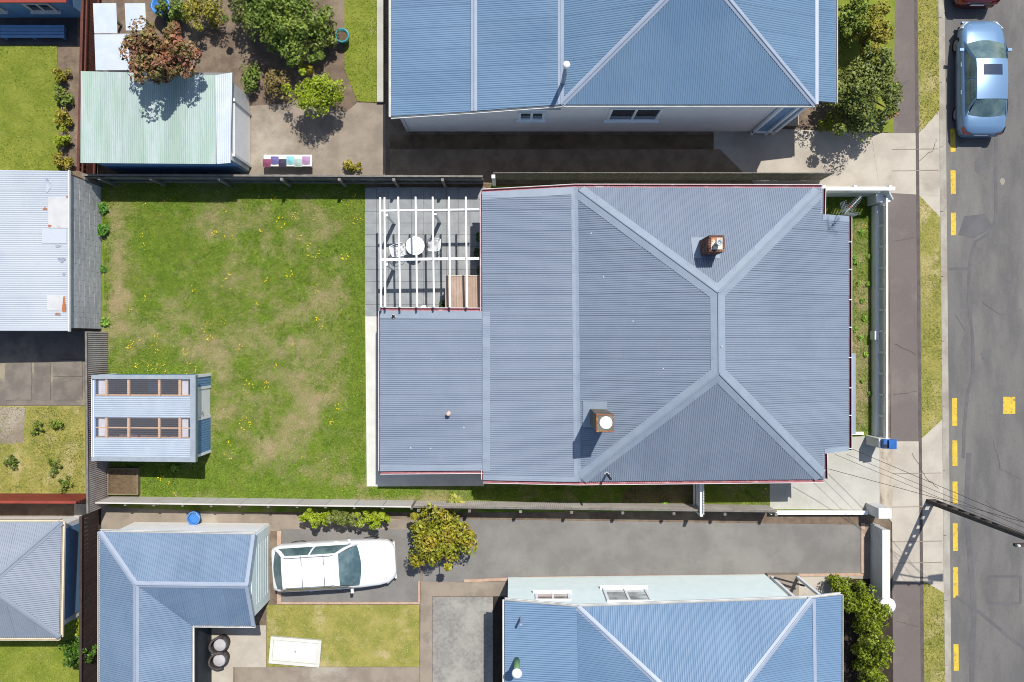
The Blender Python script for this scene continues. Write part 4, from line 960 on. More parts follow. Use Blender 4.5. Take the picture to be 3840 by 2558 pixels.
MB().box(-4.05, -3.93, 8.05, 8.18, .2, 3.2).build('corner_board', m_white2, nh)
window((.7, 8.09), (1, 0, 0), (0, -1, 0), .85, .95, 2.55, nh, m_white, m_pane); window((4.35, 8.09), (1, 0, 0), (0, -1, 0), 1.75, 1.5, 2.75, nh, m_white, m_pane)
# porch at the street end
MB().box(9.21, 10.11, 8.045, 8.09, .25, 4.15).build('porch_recess', m_shblue, nh)
for x in (9.25, 9.8, 10.05): MB().box(x - .05, x + .05, 7.96, 8.06, 0, 4.1).build('porch_post', m_white, nh)
MB().bar((9.2, 8.0, .35), (10.1, 8.0, .35), .08, .1).build('porch_rail', m_white, nh)
MB().box(10.12, 11.0, 8.3, 18.0, 0, .25).build('porch_deck', m_conct, nh)
fp = V((1.72, 8.72, 0)); fl_ = MB().tube([(fp.x, fp.y, 4.0), (fp.x, fp.y, 6.2)], .075, 12).build('flue', m_nflash, nh, True); MB().lathe((fp.x, fp.y, 6.2), [(.11, -.05), (.12, .06), (.07, .13), (.02, .14)], 16).build('flue_cowl', m_white, fl_, True)
sheet('driveway', [(1462, 505), (2676, 505), (2820, 690), (1462, 700)], 0.004, m_dsoil); sheet('driveway', [(2676, 470), (3268, 500), (3300, 722), (2822, 716), (2676, 560)], 0.008, m_conct)
sheet('driveway', [(1462, 560), (2700, 560), (2830, 690), (1462, 690)], 0.009, M('dark_chip', (158, 138, 116), (136, 118, 98), 2.0, rough=.95, grain=.12))
# front garden of the north house
sheet('lawn', [(3130, -420), (3360, -420), (3350, 500), (3130, 470)], .014, m_turf3)
m_olive = M('olive_leaves', (122, 134, 58), (144, 152, 74), 3.0, (98, 116, 46), .9, rough=.6, island=.35, grain=0)
m_gold = M('golden_leaves', (170, 160, 52), (146, 146, 46), 3.0, (186, 172, 66), .9, rough=.6, island=.35, grain=0)
m_mid = M('mid_green_leaves', (122, 146, 52), (146, 164, 64), 3.0, (104, 128, 48), .9, rough=.6, island=.35, grain=0)
m_lime = M('lime_leaves', (150, 172, 30), (168, 184, 40), 3.0, rough=.55, island=.3, grain=0)
m_bronze = M('bronze_leaves', (150, 116, 78), (142, 136, 70), 5.0, (164, 104, 80), 1.6, (.45, .6), rough=.55, island=.4, grain=0)
m_brown_l = M('brown_leaves', (142, 124, 72), (160, 140, 84), 4.0, rough=.6, island=.35, grain=0)
p = P(3238, 335, 1.8); bush('shrub_tree', 'dense dark olive shrub tree at the front corner of the north house', 'tree', p.x, p.y, 1.5, 1.75, .5, 3.0, m_olive, m_bark, 9500, .075, 62, rel=.27)
p = P(3290, 110, 1.4); bush('shrub', 'golden-green shrub beside the footpath, north of the olive tree', 'shrub', p.x, p.y, .75, 1.3, .2, 2.2, m_gold, m_bark, 3500, .065, 40)
p = P(3215, 60, 1.2); bush('shrub', 'dark green shrub between the north house and the golden shrub', 'shrub', p.x, p.y, .7, 1.3, .1, 2.0, m_mid, m_bark, 2600, .07, 34)
p = P(3115, 455, .6); bush('shrub', 'low bright green shrub under the north porch corner', 'shrub', p.x, p.y, .4, .35, .05, .8, m_lime, m_bark, 700, .05, 14)
o = thing('estate_sign', 'leaning white signboard with a red panel at the driveway mouth', 'sign', (13.9, 8.2, 0)); q0 = G(3230, 492); q1 = G(3340, 445)
MB().bar((13.55, 8.12, .5), (14.45, 8.5, .5), .03, .75).build('board', m_white2, o); MB().bar((14.05, 8.34, .9), (14.5, 8.53, .9), .04, .3).build('red_panel', M('sign_red', (214, 92, 80), None, rough=.5), o)
for x in (13.6, 14.4): MB().box(x - .03, x + .03, 8.14 + (x - 13.55) * .42 + .02, 8.2 + (x - 13.55) * .42 + .02, 0, .9).build('leg', m_white2, o)
# ------------------------------------------------------------------ north-west neighbour: garage and garden
sheet('lawn', [(1292, -420), (1416, -420), (1416, 385), (1340, 380), (1292, 260)], .012, m_turf3)
grass('lawn_grass', [[(1292, -60), (1416, -60), (1416, 385), (1340, 380), (1292, 260)]], 500, M('bright_blades', (140, 168, 44), (168, 188, 60), 2.0, rough=.7, attr='dry', ca=(196, 186, 110), island=.25, grain=0), lambda x, y: np.clip(fbm(x, y, 1.0, 77) * 1.6 - .6, 0, 1), z=.012)
sheet('yard_paving', [(905, 400), (1120, 385), (1300, 420), (1340, 385), (1446, 390), (1446, 668), (905, 668)], .01, m_concg)
boxthing('garden_wall', 'long pale concrete kerb wall beside the north house', 'wall', G(1416, 0).x, G(1440, 0).x, G(0, 386).y, 17, 0, .18, m_conc)
ga = thing('garage', 'garage with weathered pale green corrugated roof and white side door', 'garage', (-12.7, 7.95, 0)); zg = 2.3
m_green = M('faded_green_iron', (180, 202, 194), (200, 210, 210), 3.0, (174, 198, 184), 1.5, (.45, .6), rough=.65, rnd=.06, grain=.07, bscale=14, stretch=(2.6, .3, 1))
m_gwhite = M('faded_white_iron', (222, 230, 238), (212, 222, 232), 2.0, rough=.55, grain=.03)
g0, g1, g2, g3 = V((-15.5, 9.7, zg + .1)), V((-10.05, 9.65, zg + .1)), V((-10.15, 6.42, zg)), V((-15.55, 6.42, zg))
gr = MB().slab([x - V((0, 0, .04)) for x in (g0, g1, g2, g3)], .05).build('roof', m_roof2, ga)
xm = -10.65; corr([g0, V((xm, 9.55, zg + .1)), V((xm, 6.38, zg)), g3], (0, 1, 0), gr, m_green); corr([V((xm, 9.55, zg + .1)), g1, g2, V((xm, 6.38, zg))], (0, 1, 0), gr, m_gwhite)
MB().box(-15.2, -10.2, 6.5, 9.45, 0, zg - .1).build('wall', m_shblue, ga); MB().box(-10.19, -10.14, 6.55, 9.4, .05, 2.2).build('side_wall', m_white2, ga)
dr = MB().box(-10.13, -10.1, 6.8, 8.7, .05, 2.0).build('door', m_white, ga)
for yy in (6.75, 8.75): MB().box(-10.14, -10.05, yy - .05, yy + .05, 0, 2.1).build('door_frame', m_white2, ga)
cp = thing('carport', 'low lean-to of white plastic sheets between fence and bronze shrub', 'shed', (-14.4, 11.2, 0))
for q in ((-15.2, -14.35, 11.2, 12.25), (-14.05, -13.3, 11.3, 12.25), (-15.15, -13.9, 9.85, 11.12)): MB().slab([(q[0], q[2], 2.0), (q[1], q[2], 2.02), (q[1], q[3], 2.12), (q[0], q[3], 2.1)], .025).build('roof_sheet', m_gwhite, cp)
for x in (-15.1, -13.95):
    for y in (9.9, 11.15, 12.2): MB().box(x - .04, x + .04, y - .04, y + .04, 0, 1.98).build('post', m_wood, cp)
MB().box(-15.15, -13.4, 11.13, 11.19, 1.9, 2.05).build('beam', m_wood, cp)
p = P(595, 205, 3.7); bush('bronze_tree', 'bushy bronze-red shrub tree leaning over the pale green garage roof', 'tree', p.x, p.y, 1.3, 1.12, 2.8, 4.7, m_bronze, m_bark, 6000, .085, 44, rel=.3)
p = P(1085, 75, 1.6); bush('garden_tree', 'large green garden tree between bare soil and the narrow lawn', 'tree', p.x, p.y, 1.95, 1.45, .4, 2.7, m_mid, m_bark, 9500, .075, 66, rel=.29)
p = P(960, 20, 1.4); bush('garden_tree', 'olive green tree at the back of the soil bed', 'tree', p.x, p.y, 1.3, 1.0, .3, 2.6, m_olive, m_bark, 4000, .07, 44)
p = P(1210, 150, .9); bush('shrub', 'grey-green shrub beside the turquoise pot', 'shrub', p.x, p.y, .6, .9, .1, 1.5, m_olive, m_bark, 1800, .06, 24)
p = P(1190, 350, 1.6); bush('lime_shrub', 'rounded lime-green shrub tree casting a dark shadow on the yard paving', 'tree', p.x, p.y, 1.12, .8, .95, 2.2, m_lime, m_bark, 5200, .06, 50)
p = P(1030, 300, .8); bush('shrub', 'brownish shrub standing beside the lime-green one', 'shrub', p.x, p.y, .62, .8, .1, 1.3, m_brown_l, m_bark, 1500, .055, 22)
p = P(935, 280, .6); bush('shrub', 'small green shrub at the garage corner', 'shrub', p.x, p.y, .55, .7, .05, 1.0, m_mid, m_bark, 1100, .055, 16)
p = P(760, 30, 1.2); bush('shrub', 'dry yellow-green shrub behind the bare soil bed', 'shrub', p.x, p.y, .8, .7, .1, 2.0, m_gold, m_bark, 2000, .06, 26)
p = P(640, 20, 1.2); bush('shrub', 'dark green shrub behind the blue tub', 'shrub', p.x, p.y, .9, .5, .1, 1.6, m_mid, m_bark, 1800, .06, 24)
p = P(1150, 262, .3); bush('shrub', 'yellow flowering clump above the lime-green shrub', 'shrub', p.x, p.y, .45, .25, .02, .6, M('yellow_flowers', (214, 194, 56), (180, 176, 60), 5.0, rough=.6, island=.3, grain=0), m_bark, 600, .045, 12)
p = P(1310, 618, .3); bush('shrub', 'low mixed herbs at the paving edge by the iron fence', 'shrub', p.x, p.y, .6, .3, .02, .6, m_gold, m_bark, 900, .05, 16)
o = thing('plant_pot', 'turquoise glazed pot beside the narrow lawn', 'pot', (G(1292, 150).x, G(0, 150).y, 0)); c = G(1292, 150); m_turq = M('turquoise_glaze', (60, 150, 166), (80, 166, 178), 5.0, rough=.25, grain=0)
MB().lathe((c.x, c.y, 0), [(.16, 0), (.24, .25), (.25, .5), (.28, .5), (.28, .54), (.22, .54), (.2, .44)], 20).build('bowl', m_turq, o, True); MB().lathe((c.x, c.y, .4), [(.2, 0), (.2, .05)], 16).build('soil', m_dsoil, o)
c = P(600, 20, .8); o = thing('rain_tub', 'bright blue plastic tub behind the bronze shrub', 'tub', (c.x, c.y, 0)); m_bb = M('blue_plastic', (84, 154, 232), (70, 140, 220), 5.0, rough=.35, grain=0)
MB().lathe((c.x, c.y, 0), [(.27, 0), (.34, .75), (.37, .75), (.37, .8), (.3, .8), (.28, .7)], 24).build('tub', m_bb, o, True); MB().lathe((c.x, c.y, .62), [(.29, 0), (.29, .04)], 20).build('contents', m_bb, o)
# bench with coloured washing near the iron fence
o = thing('garden_bench', 'white bench table near the iron fence heaped with coloured things', 'bench', (G(1092, 0).x, G(0, 612).y, 0)); c = G(1092, 610)
MB().box(c.x - .92, c.x + .92, c.y - .24, c.y + .2, .45, .5).build('top', m_white2, o)
for s in (-.8, .8):
    for q in (-.18, .14): MB().box(c.x + s - .03, c.x + s + .03, c.y + q - .03, c.y + q + .03, 0, .45).build('leg', m_white2, o)
cols = [((150, 80, 110), 'maroon'), ((120, 110, 170), 'violet'), ((70, 66, 84), 'charcoal'), ((150, 214, 220), 'pale blue'), ((180, 200, 190), 'grey-green'), ((190, 150, 190), 'lilac')]
for i, (cc, nm) in enumerate(cols):
    x = c.x - .8 + i * .3; y = c.y - .12 + .1 * (i % 2); m = M('cloth_' + nm.replace(' ', '_').replace('-', '_'), cc, None, rough=.9)
    n = 6; vs = [(x + (a - n / 2) * .05, y + (b - n / 2) * .05, .505 + .12 * math.exp(-((a - n / 2) ** 2 + (b - n / 2) ** 2) / 6) * random.uniform(.5, 1.1)) for a in range(n + 1) for b in range(n + 1)]
    tag(finish('folded_cloth', vs, [(a * (n + 1) + b, (a + 1) * (n + 1) + b, (a + 1) * (n + 1) + b + 1, a * (n + 1) + b + 1) for a in range(n) for b in range(n)], m, None, True), nm + ' cloth heaped on the white garden bench', 'cloth', 'cloths on the garden bench')
# far north-west: lawn, flower border, fence and blue building
sheet('lawn', [(-500, 172), (215, 172), (228, 660), (-500, 660)], .012, m_turf3)
grass('lawn_grass', [[(-40, 172), (215, 172), (228, 650), (-40, 650)]], 500, M('bright_blades', (0, 0, 0)), lambda x, y: np.clip(fbm(x, y, 1.3, 55) * 1.8 - .5, 0, 1), z=.012)
for i, (sy, nm) in enumerate(((290, 'yellow and green flower clump at the north end of the border'), (370, 'green leafy clump in the flower border along the red-brown fence'), (450, 'marigold clump in the flower border along the red-brown fence'), (530, 'lime green clump in the flower border along the red-brown fence'), (605, 'golden clump at the south end of the flower border'))):
    p = G(252, sy); bush('flower_clump', nm, 'plant', p.x, p.y, .38, .5, .03, .75, (m_gold, m_mid, m_gold, m_lime, m_gold)[i], m_bark, 900, .05, 16, group='flower border along the fence')
def board_fence(name, label, p0, p1, h, mat, w=.16, group=None):
    p0 = V((*p0, 0)); p1 = V((*p1, 0)); L = (p1 - p0).length; e = (p1 - p0) / L; r = V((e.y, -e.x, 0)); o = thing(name, label, 'fence', (p0 + p1) / 2, group)
    n = int(L / w); rz = math.atan2(e.y, e.x); pm = None
    for i in range(n):
        c = p0 + e * (w * (i + .5))
        if pm is None: pm = MB().box(-w / 2 + .006, w / 2 - .006, -.011, .011, .02, h).build('paling', mat, o, org=V((0, 0, 0))); pm.location = c - ORG[o]; pm.rotation_euler = (0, 0, rz)
        else: piece('paling', pm.data, o, c + V((0, 0, random.uniform(-.02, .01))), (0, 0, rz))
    for z in (.3, h - .25): MB().bar(p0 + r * .04 + V((0, 0, z)), p1 + r * .04 + V((0, 0, z)), .045, .09).build('rail', mat, o)
    MB().bar(p0 + V((0, 0, h + .02)), p1 + V((0, 0, h + .02)), .1, .03).build('capping', mat, o)
    return o
m_redf = M('red_brown_stain', (122, 70, 58), (104, 60, 52), 3.0, rough=.85, rnd=.1)
m_redc = M('brick_red_paint', (170, 74, 58), (156, 66, 54), 2.0, rough=.7, rnd=.05)
board_fence('boundary_fence', 'red-brown paling fence between the flower border and the green-roofed garage', (-16.05, 6.3), (-15.85, 14.2), 1.45, m_redf)
bb = thing('outbuilding', 'low blue outbuilding with a red-brown roof edge at the top of the lawn', 'building', (-19.5, 14, 0))
MB().box(-23, -16.4, 12.5, 16, 0, 1.98).build('wall', m_shblue, bb); clad((-23, 12.5), (-16.4, 12.5), .05, 1.95, (0, -1, 0), bb, m_shblue)
MB().slab([(-23.2, 12.3, 2.05), (-16.2, 12.3, 2.05), (-16.2, 16.2, 2.7), (-23.2, 16.2, 2.7)], .06).build('roof', m_redc, bb)
for x in (-19.6, -17.6): window((x, 12.49), (1, 0, 0), (0, -1, 0), .9, .7, 1.2, bb, m_white2, m_pane)
sheet('yard_paving', [(-500, -200), (288, -200), (288, 170), (-500, 170)], .009, M('dark_paving', (96, 96, 100), (82, 82, 86), 2.0, rough=.9))
pl = thing('deck', 'shaded blue timber step below the blue outbuilding', 'deck', (-18.4, 11.85, 0))
for i in range(4): MB().box(-19.6, -17.15, 11.62 + i * .125, 11.73 + i * .125, .28, .32).build('board', m_shblue, pl)
for x in (-19.5, -18.4, -17.25): MB().box(x - .04, x + .04, 11.65, 12.1, .0, .279).build('bearer', m_shblue, pl)
# ------------------------------------------------------------------ west neighbour: block garage
wg = thing('garage', 'concrete block garage with patched pale iron roof against the lawn', 'garage', (-19, 3.2, 0)); zg = 2.5
m_pale = M('pale_patched_iron', (200, 207, 215), (206, 212, 218), .8, (193, 201, 211), .4, rough=.55, rnd=.02, grain=.02, bscale=30)
wb = MB().box(-24, -15.89, .46, 6.02, 0, zg).build('wall', m_mort, wg)
blks = {}
for r in range(13):
    y = .47
    for L in ([.392] * 14 if r % 2 == 0 else [.196] + [.392] * 13 + [.196]):
        c = (-15.885 + random.uniform(-.002, .003), y + L / 2, r * .1925); y += L
        if L not in blks: blks[L] = MB().box(-.02, .012, -L / 2 + .004, L / 2 - .004, 0, .188, .006).build('concrete_block', m_block, wb, org=V((0, 0, 0))); blks[L].location = V(c) - ORG[wb]
        else: piece('concrete_block', blks[L].data, wb, c)
w0, w1, w2, w3 = V((-24.2, 6.12, zg + .42)), V((-15.84, 6.08, zg + .08)), V((-15.86, .36, zg + .08)), V((-24.2, .36, zg + .42))
wr = MB().slab([x - V((0, 0, .03)) for x in (w0, w1, w2, w3)], .05).build('roof', m_roof2, wg); corr([w0, w1, w2, w3], (1, 0, 0), wr, m_pale)
MB().box(-15.85, -15.8, .34, 6.1, zg - .02, zg + .11).build('fascia', m_white2, wr)
zz = lambda x: zg + .08 + (-15.85 - x) * .0407 + .022
m_wp = M('white_patch', (218, 218, 216), (208, 209, 210), 3.0, (206, 140, 100), 1.6, (.6, .72), rough=.6); m_gp = M('grey_patch', (140, 150, 168), (160, 168, 184), 4.0, (200, 206, 216), 2.0, rough=.6)
for nm, q in (('roof_patch', (182, 740, 258, 855)), ('roof_patch', (160, 858, 250, 912)), ('roof_patch', (178, 1108, 245, 1165))):
    a = P(q[0], q[3], 2.6); b = P(q[2], q[1], 2.6); MB().slab([(a.x, a.y, zz(a.x)), (b.x, a.y, zz(b.x)), (b.x, b.y, zz(b.x)), (a.x, b.y, zz(a.x))], .01).build(nm, m_wp if q[1] != 858 else M('pale_patch', (206, 212, 222), None, rough=.6), wr)
m_rs = M('rust_stain', (196, 126, 84), (180, 108, 70), 8.0, rough=.8)
def blob(nm, q, mat, dz):
    a = P(q[0], q[3], 2.6); b = P(q[2], q[1], 2.6); cx, cy, rx, ry = (a.x + b.x) / 2, (a.y + b.y) / 2, (b.x - a.x) / 2, (b.y - a.y) / 2; n = 18; ph = random.random() * 6
    vs = [(cx + rx * math.cos(t) * k, cy + ry * math.sin(t) * k, zz(cx + rx * math.cos(t) * k) + dz) for t, k in ((6.283 * i / n, .8 + .3 * math.sin(3 * 6.283 * i / n + ph) * random.uniform(.4, 1)) for i in range(n))]
    MB().slab(vs, .006).build(nm, mat, wr)
for q in ((170, 665, 192, 728), (205, 918, 232, 928), (215, 965, 248, 985), (205, 1172, 232, 1186), (232, 1022, 248, 1034)): blob('sealant_patch', q, m_gp, .002)
for q in ((232, 1108, 250, 1184), (180, 842, 196, 854), (162, 778, 180, 790), (248, 732, 262, 746), (205, 1172, 226, 1182)): blob('rust_patch', q, m_rs, .008)
sheet('yard_paving', [(-500, 1240), (318, 1240), (318, 1520), (-500, 1520)], .006, M('worn_paving', (146, 136, 124), (126, 118, 110), 1.6, (172, 160, 138), .6, (.5, .68), rough=.9, grain=.1))
for i, q in enumerate(((20, 1360, 120, 1500), (130, 1360, 190, 1500), (200, 1420, 310, 1500), (200, 1350, 310, 1412))): sheet('paving_slab', [(q[0], q[1]), (q[2], q[1]), (q[2], q[3]), (q[0], q[3])], .03, M('dull_slab', (140, 132, 122), (122, 114, 106), 2.0, rough=.9, rnd=.1, grain=.08), th=.03)
sheet('lawn', [(-500, 1522), (318, 1522), (322, 1850), (-500, 1850)], .008, m_turf2)
grass('lawn_grass', [[(-30, 1525), (315, 1525), (320, 1845), (-30, 1845)]], 650, m_blade2, lambda x, y: np.clip(fbm(x, y, 1.0, 91) * 1.9 - .45, 0, 1), z=.008, length=.09)
sheet('yard_paving', [(-60, 1525), (95, 1530), (88, 1660), (-60, 1668)], .013, m_concg)
for sx, sy in ((55, 1730), (225, 1588), (145, 1610), (210, 1750), (250, 1815)): p = G(sx, sy); bush('weed_clump', 'dark green weed clump in the rough grass behind the corrugated fence', 'plant', p.x, p.y, .3, .35, .02, .4, m_mid, m_bark, 320, .05, 9, group='weeds in the rough grass')
board_fence('boundary_fence', 'brick-red painted paling fence south of the rough grass', (-24, G(0, 1850).y), (-16.0, G(0, 1853).y), 1.7, m_redc)
# ------------------------------------------------------------------ south-west corner building
cb = thing('garage', 'grey-blue hip-roofed garage with cream gutters and white north wall', 'garage', (-19.5, -8.6, 0)); z = 2.2
c0, c1, c2, c3 = V((-24, -6.55, z)), V((-16.3, -6.55, z)), V((-16.38, -10.72, z)), V((-24, -10.72, z)); r0 = V((-18.45, -8.62, 3.15)); r1 = V((-24, -8.62, 3.15))
rr = hiproof(cb, [[c0, c1, r0, r1], [c1, c2, r0], [c2, c3, r1, r0]], [(0, 1, 0), (1, 0, 0), (0, 1, 0)], m_groof, m_groof, [(c1, r0, 0, 1), (c2, r0, 1, 2), (r0, r1, 0, 2)])
for a, b, d in ((c0, c1, (0, 1, 0)), (c1, c2, (1, 0, 0)), (c2, c3, (0, -1, 0))): gutter(a, b, d, rr, m_cream, None)
MB().box(-24, -16.55, -10.5, -6.78, 0, 2.15).build('wall', m_white, cb); MB().box(-16.549, -16.52, -10.3, -6.95, .1, 2.0).build('shade_toned_cladding', m_shblue, cb)  # blue panel paints the eave's shadow onto the east side
sheet('path', [(278, 1890), (330, 1890), (330, 2360), (278, 2360)], .01, m_conc); sheet('lawn', [(-500, 2310), (330, 2310), (330, 3000), (-500, 3000)], .006, m_turf3)
grass('lawn_grass', [[(-30, 2340), (328, 2340), (328, 2600), (-30, 2600)]], 500, M('bright_blades', (0, 0, 0)), lambda x, y: np.clip(fbm(x, y, 1.0, 33) * 1.6 - .55, 0, 1), z=.006)
p = P(285, 2440, .9); bush('shrub', 'round dark green bush beside the brown fence', 'shrub', p.x, p.y, .6, .6, .1, 1.5, M('deep_green_leaves', (70, 108, 22), (88, 126, 30), 4.0, rough=.55, island=.3, grain=0), m_bark, 2200, .06, 30)
p = P(290, 2350, .5); bush('shrub', 'small lime bush at the garage corner by the brown fence', 'shrub', p.x, p.y, .35, .4, .05, .9, m_lime, m_bark, 700, .05, 14)
board_fence('boundary_fence', 'dark brown paling fence between the two south-west garages', (-16.0, -6.5), (-16.02, -15.5), 1.35, m_brown)
sheet('garden_soil', [(335, 1890), (380, 1890), (380, 3000), (335, 3000)], .003, M('shade_painted_soil', (66, 54, 46), (54, 44, 40), 3.0, rough=.95))  # soil tone darkened so the colour itself carries shade
# ------------------------------------------------------------------ south-west L-shaped garage
lg = thing('garage', 'L-shaped blue hip-roofed garage with a mint roller-door end beside the white car', 'garage', (-12, -10, 0)); z = 2.45; zr_ = 3.28
n0 = V((-14.8, -6.85, z)); n1 = V((-9.22, -6.95, z)); r0 = V((-13.15, -8.5, zr_)); r1 = V((-9.22, -8.55, zr_)); s1 = V((-9.22, -10.22, z)); vv = V((-11.5, -10.2, z)); r2 = V((-13.15, -16.5, zr_)); wE = V((-11.5, -16.5, z)); wW = V((-14.8, -16.5, z))
faces = [[n0, n1, r1, r0], [r0, r1, s1, vv], [n0, r0, r2, wW], [r0, vv, wE, r2]]
rr = hiproof(lg, faces, [(0, 1, 0), (0, 1, 0), (1, 0, 0), (1, 0, 0)], M('dull_blue_iron', (122, 146, 174), (130, 152, 178), 1.2, (114, 138, 168), .4, rough=.5, rnd=.04, grain=.03, bscale=20), m_nflash, [(r0, r1, 0, 1), (n0, r0, 0, 2), (r0, r2, 2, 3)], [(n1, r1, (-1, 0, 0), .12), (s1, r1, (-1, 0, 0), .12)], [(vv, s1, (0, -1, 0)), (n0, n1, (0, 1, 0)), (vv, wE, (1, 0, 0)), (n0, wW, (-1, 0, 0))])
MB().prism(ccw([(-14.6, -7.0), (-9.4, -7.05), (-9.4, -10.05), (-11.65, -10.05), (-11.65, -16.5), (-14.6, -16.5)]), 0, 2.38).build('wall', m_white, lg)
MB().add([(-9.39, -7.06, 2.38), (-9.39, -10.05, 2.38), (-9.39, -8.55, 3.15)], [(0, 1, 2)]).build('gable', m_mint, lg)
MB().box(-9.4, -9.36, -7.1, -7.45, 0, 2.37).box(-9.4, -9.36, -9.65, -10.0, 0, 2.37).box(-9.4, -9.36, -7.45, -9.65, 2.1, 2.37).build('end_wall', m_mint, lg)
MB().box(-11.649, -11.6, -16.5, -10.1, .05, 2.3).build('dark_cladding', M('navy_cladding', (40, 52, 62), (50, 62, 72), 3.0, rough=.7), lg)  # dark navy panel over the east wall of the wing
rdm = MB()
for i in range(14): rdm.box(-9.39, -9.37 + .006 * (i % 2), -9.64, -7.46, .02 + i * .148, .16 + i * .148)
rdm.build('roller_door', m_mint, lg)
# yard south of the cottage
sheet('driveway', [(1052, 1985), (1585, 1985), (1572, 2258), (1052, 2258)], .006, m_asph2); sheet('driveway', [(1585, 1945), (3236, 1968), (3236, 2150), (2000, 2166), (1585, 2190)], .007, m_asph2)
for q in (((1040, 2257), (1575, 2257), (1575, 2265), (1040, 2265)), ((1568, 2178), (1576, 2178), (1576, 2256), (1568, 2256)), ((1740, 2172), (2000, 2162), (3236, 2148), (3236, 2158), (2000, 2173), (1740, 2183)), ((3228, 1962), (3242, 1962), (3242, 2150), (3228, 2150)), ((1040, 1990), (1056, 1990), (1056, 2256), (1040, 2256))): sheet('edging', q, .05, m_brickline, th=.06)
sheet('path', [(1578, 2180), (1740, 2184), (1900, 2180), (1900, 2236), (1620, 2236), (1620, 3000), (1570, 3000)], .009, m_concg)
sheet('path', [(1622, 2238), (1848, 2238), (1848, 3000), (1622, 3000)], .012, M('cobble_grey', (164, 160, 154), (144, 140, 136), 7.0, (178, 174, 166), .8, rough=.9, bump=.4, bscale=20, grain=.08))
sheet('lawn', [(1000, 2268), (1572, 2268), (1572, 2500), (1000, 2500)], .01, m_turf2)
grass('lawn_grass', [[(1000, 2268), (1572, 2268), (1572, 2500), (1000, 2500)]], 600, m_blade2, lambda x, y: np.clip(fbm(x, y, 1.6, 63) * 1.7 - .3 + np.clip((x + 7.5) * .12, -.4, .3), 0, 1), z=.01)
sheet('path', [(880, 2502), (1572, 2502), (1572, 3000), (880, 3000)], .009, m_concg); sheet('path', [(700, 2345), (998, 2345), (998, 2502), (875, 2502), (875, 3000), (700, 3000)], .008, m_conct)
sheet('garden_soil', [(380, 1900), (1580, 1950), (1580, 1992), (380, 1992)], .004, m_concg)
tr_ = thing('shower_tray', 'white rectangular tray with a raised rim lying on the lawn', 'tray', (*G(1110, 2440)[:2], .02)); c = G(1110, 2440)
ca, sa = math.cos(-.085), math.sin(-.085)
def rb(w, h, z0, z1, nm, mat):
    q = [(c.x + ca * x - sa * y, c.y + sa * x + ca * y) for x, y in ((-w, -h), (w, -h), (w, h), (-w, h))]; return MB().prism(q, z0, z1).build(nm, mat, tr_)
rb(.98, .52, .03, .1, 'base', m_concw); rb(.75, .33, .1, .112, 'well', m_white)
for x, y, w, h in ((0, .46, .98, .06), (0, -.46, .98, .06), (-.92, 0, .06, .399), (.92, 0, .06, .399)):
    q = [(c.x + ca * (x + a * w) - sa * (y + b * h), c.y + sa * (x + a * w) + ca * (y + b * h)) for a, b in ((-1, -1), (1, -1), (1, 1), (-1, 1))]; MB().prism(q, .1, .16).build('rim', m_concw, tr_)
MB().lathe((c.x, c.y, .112), [(.05, 0), (.045, .006)], 14).build('drain', m_galv, tr_)
m_wick = M('dark_wicker', (92, 86, 86), (76, 70, 70), 10.0, rough=.8); m_cush = M('grey_cushion', (206, 204, 206), (192, 190, 194), 4.0, rough=.9)
for i, (sx, sy) in enumerate(((838, 2405), (836, 2462))):
    c = G(sx, sy); o = thing('tub_chair', ('dark tub chair with grey cushion nearer the garage eave', 'dark tub chair with grey cushion farther from the garage eave')[i], 'chair', (c.x, c.y, .01), 'tub chairs beside the L-shaped garage')
    MB().lathe((c.x, c.y, .01), [(.28, .0), (.3, .3), (.26, .38)], 18).build('base', m_wick, o, True); MB().lathe((c.x, c.y, .39), [(.23, 0), (.24, .05), (.2, .09)], 18).build('cushion', m_cush, o, True)
    mb = MB(); pts = [(c.x + .31 * math.cos(t), c.y + .31 * math.sin(t), .42 + .25 * (math.sin((t - 1.2) / 3.9 * math.pi))) for t in np.linspace(1.2, 5.1, 16)]
    mb.tube(pts, .045, 8); vs = []; fs = []
    for k_, p_ in enumerate(pts):
        vs += [V(p_), V((p_[0], p_[1], .25))]
        if k_: fs.append((2 * k_ - 2, 2 * k_ - 1, 2 * k_ + 1, 2 * k_))
    mb.add(vs, fs).build('backrest', m_wick, o, True)
c = G(740, 1935); o = thing('bucket', 'bright blue bucket behind the L-shaped garage', 'bucket', (c.x, c.y, 0)); MB().lathe((c.x, c.y, 0), [(.15, 0), (.24, .4), (.26, .4), (.26, .43), (.22, .43), (.2, .3)], 18).build('bucket_body', m_bb, o); MB().tube([(c.x - .25, c.y, .42), (c.x - .1, c.y + .2, .44), (c.x + .1, c.y + .2, .44), (c.x + .25, c.y, .42)], .01, 5).build('handle', m_galv, o)
# trees along the south fence
m_yg = M('yellow_green_leaves', (166, 164, 40), (142, 152, 44), 3.0, (180, 160, 50), 1.2, rough=.55, island=.4, grain=0)
p = P(1650, 2025, 1.5); bush('garden_tree', 'large yellow-green shrub tree at the nose of the white car', 'tree', p.x, p.y, 1.4, 1.2, .3, 2.6, m_yg, m_bark, 7000, .08, 58, rel=.3)
for i, (sx, nm) in enumerate(((1180, 'low green shrub over the south fence, first from the garage'), (1290, 'low olive shrub over the south fence beside the car windows'), (1400, 'bright green shrub over the south fence beside the car bonnet'))):
    p = P(sx, 1942, .8); bush('shrub', nm, 'shrub', p.x, p.y, .8, .34, .1, 1.6, (m_lime, m_olive, m_lime)[i], m_bark, 2200, .06, 30, group='shrubs along the south fence')
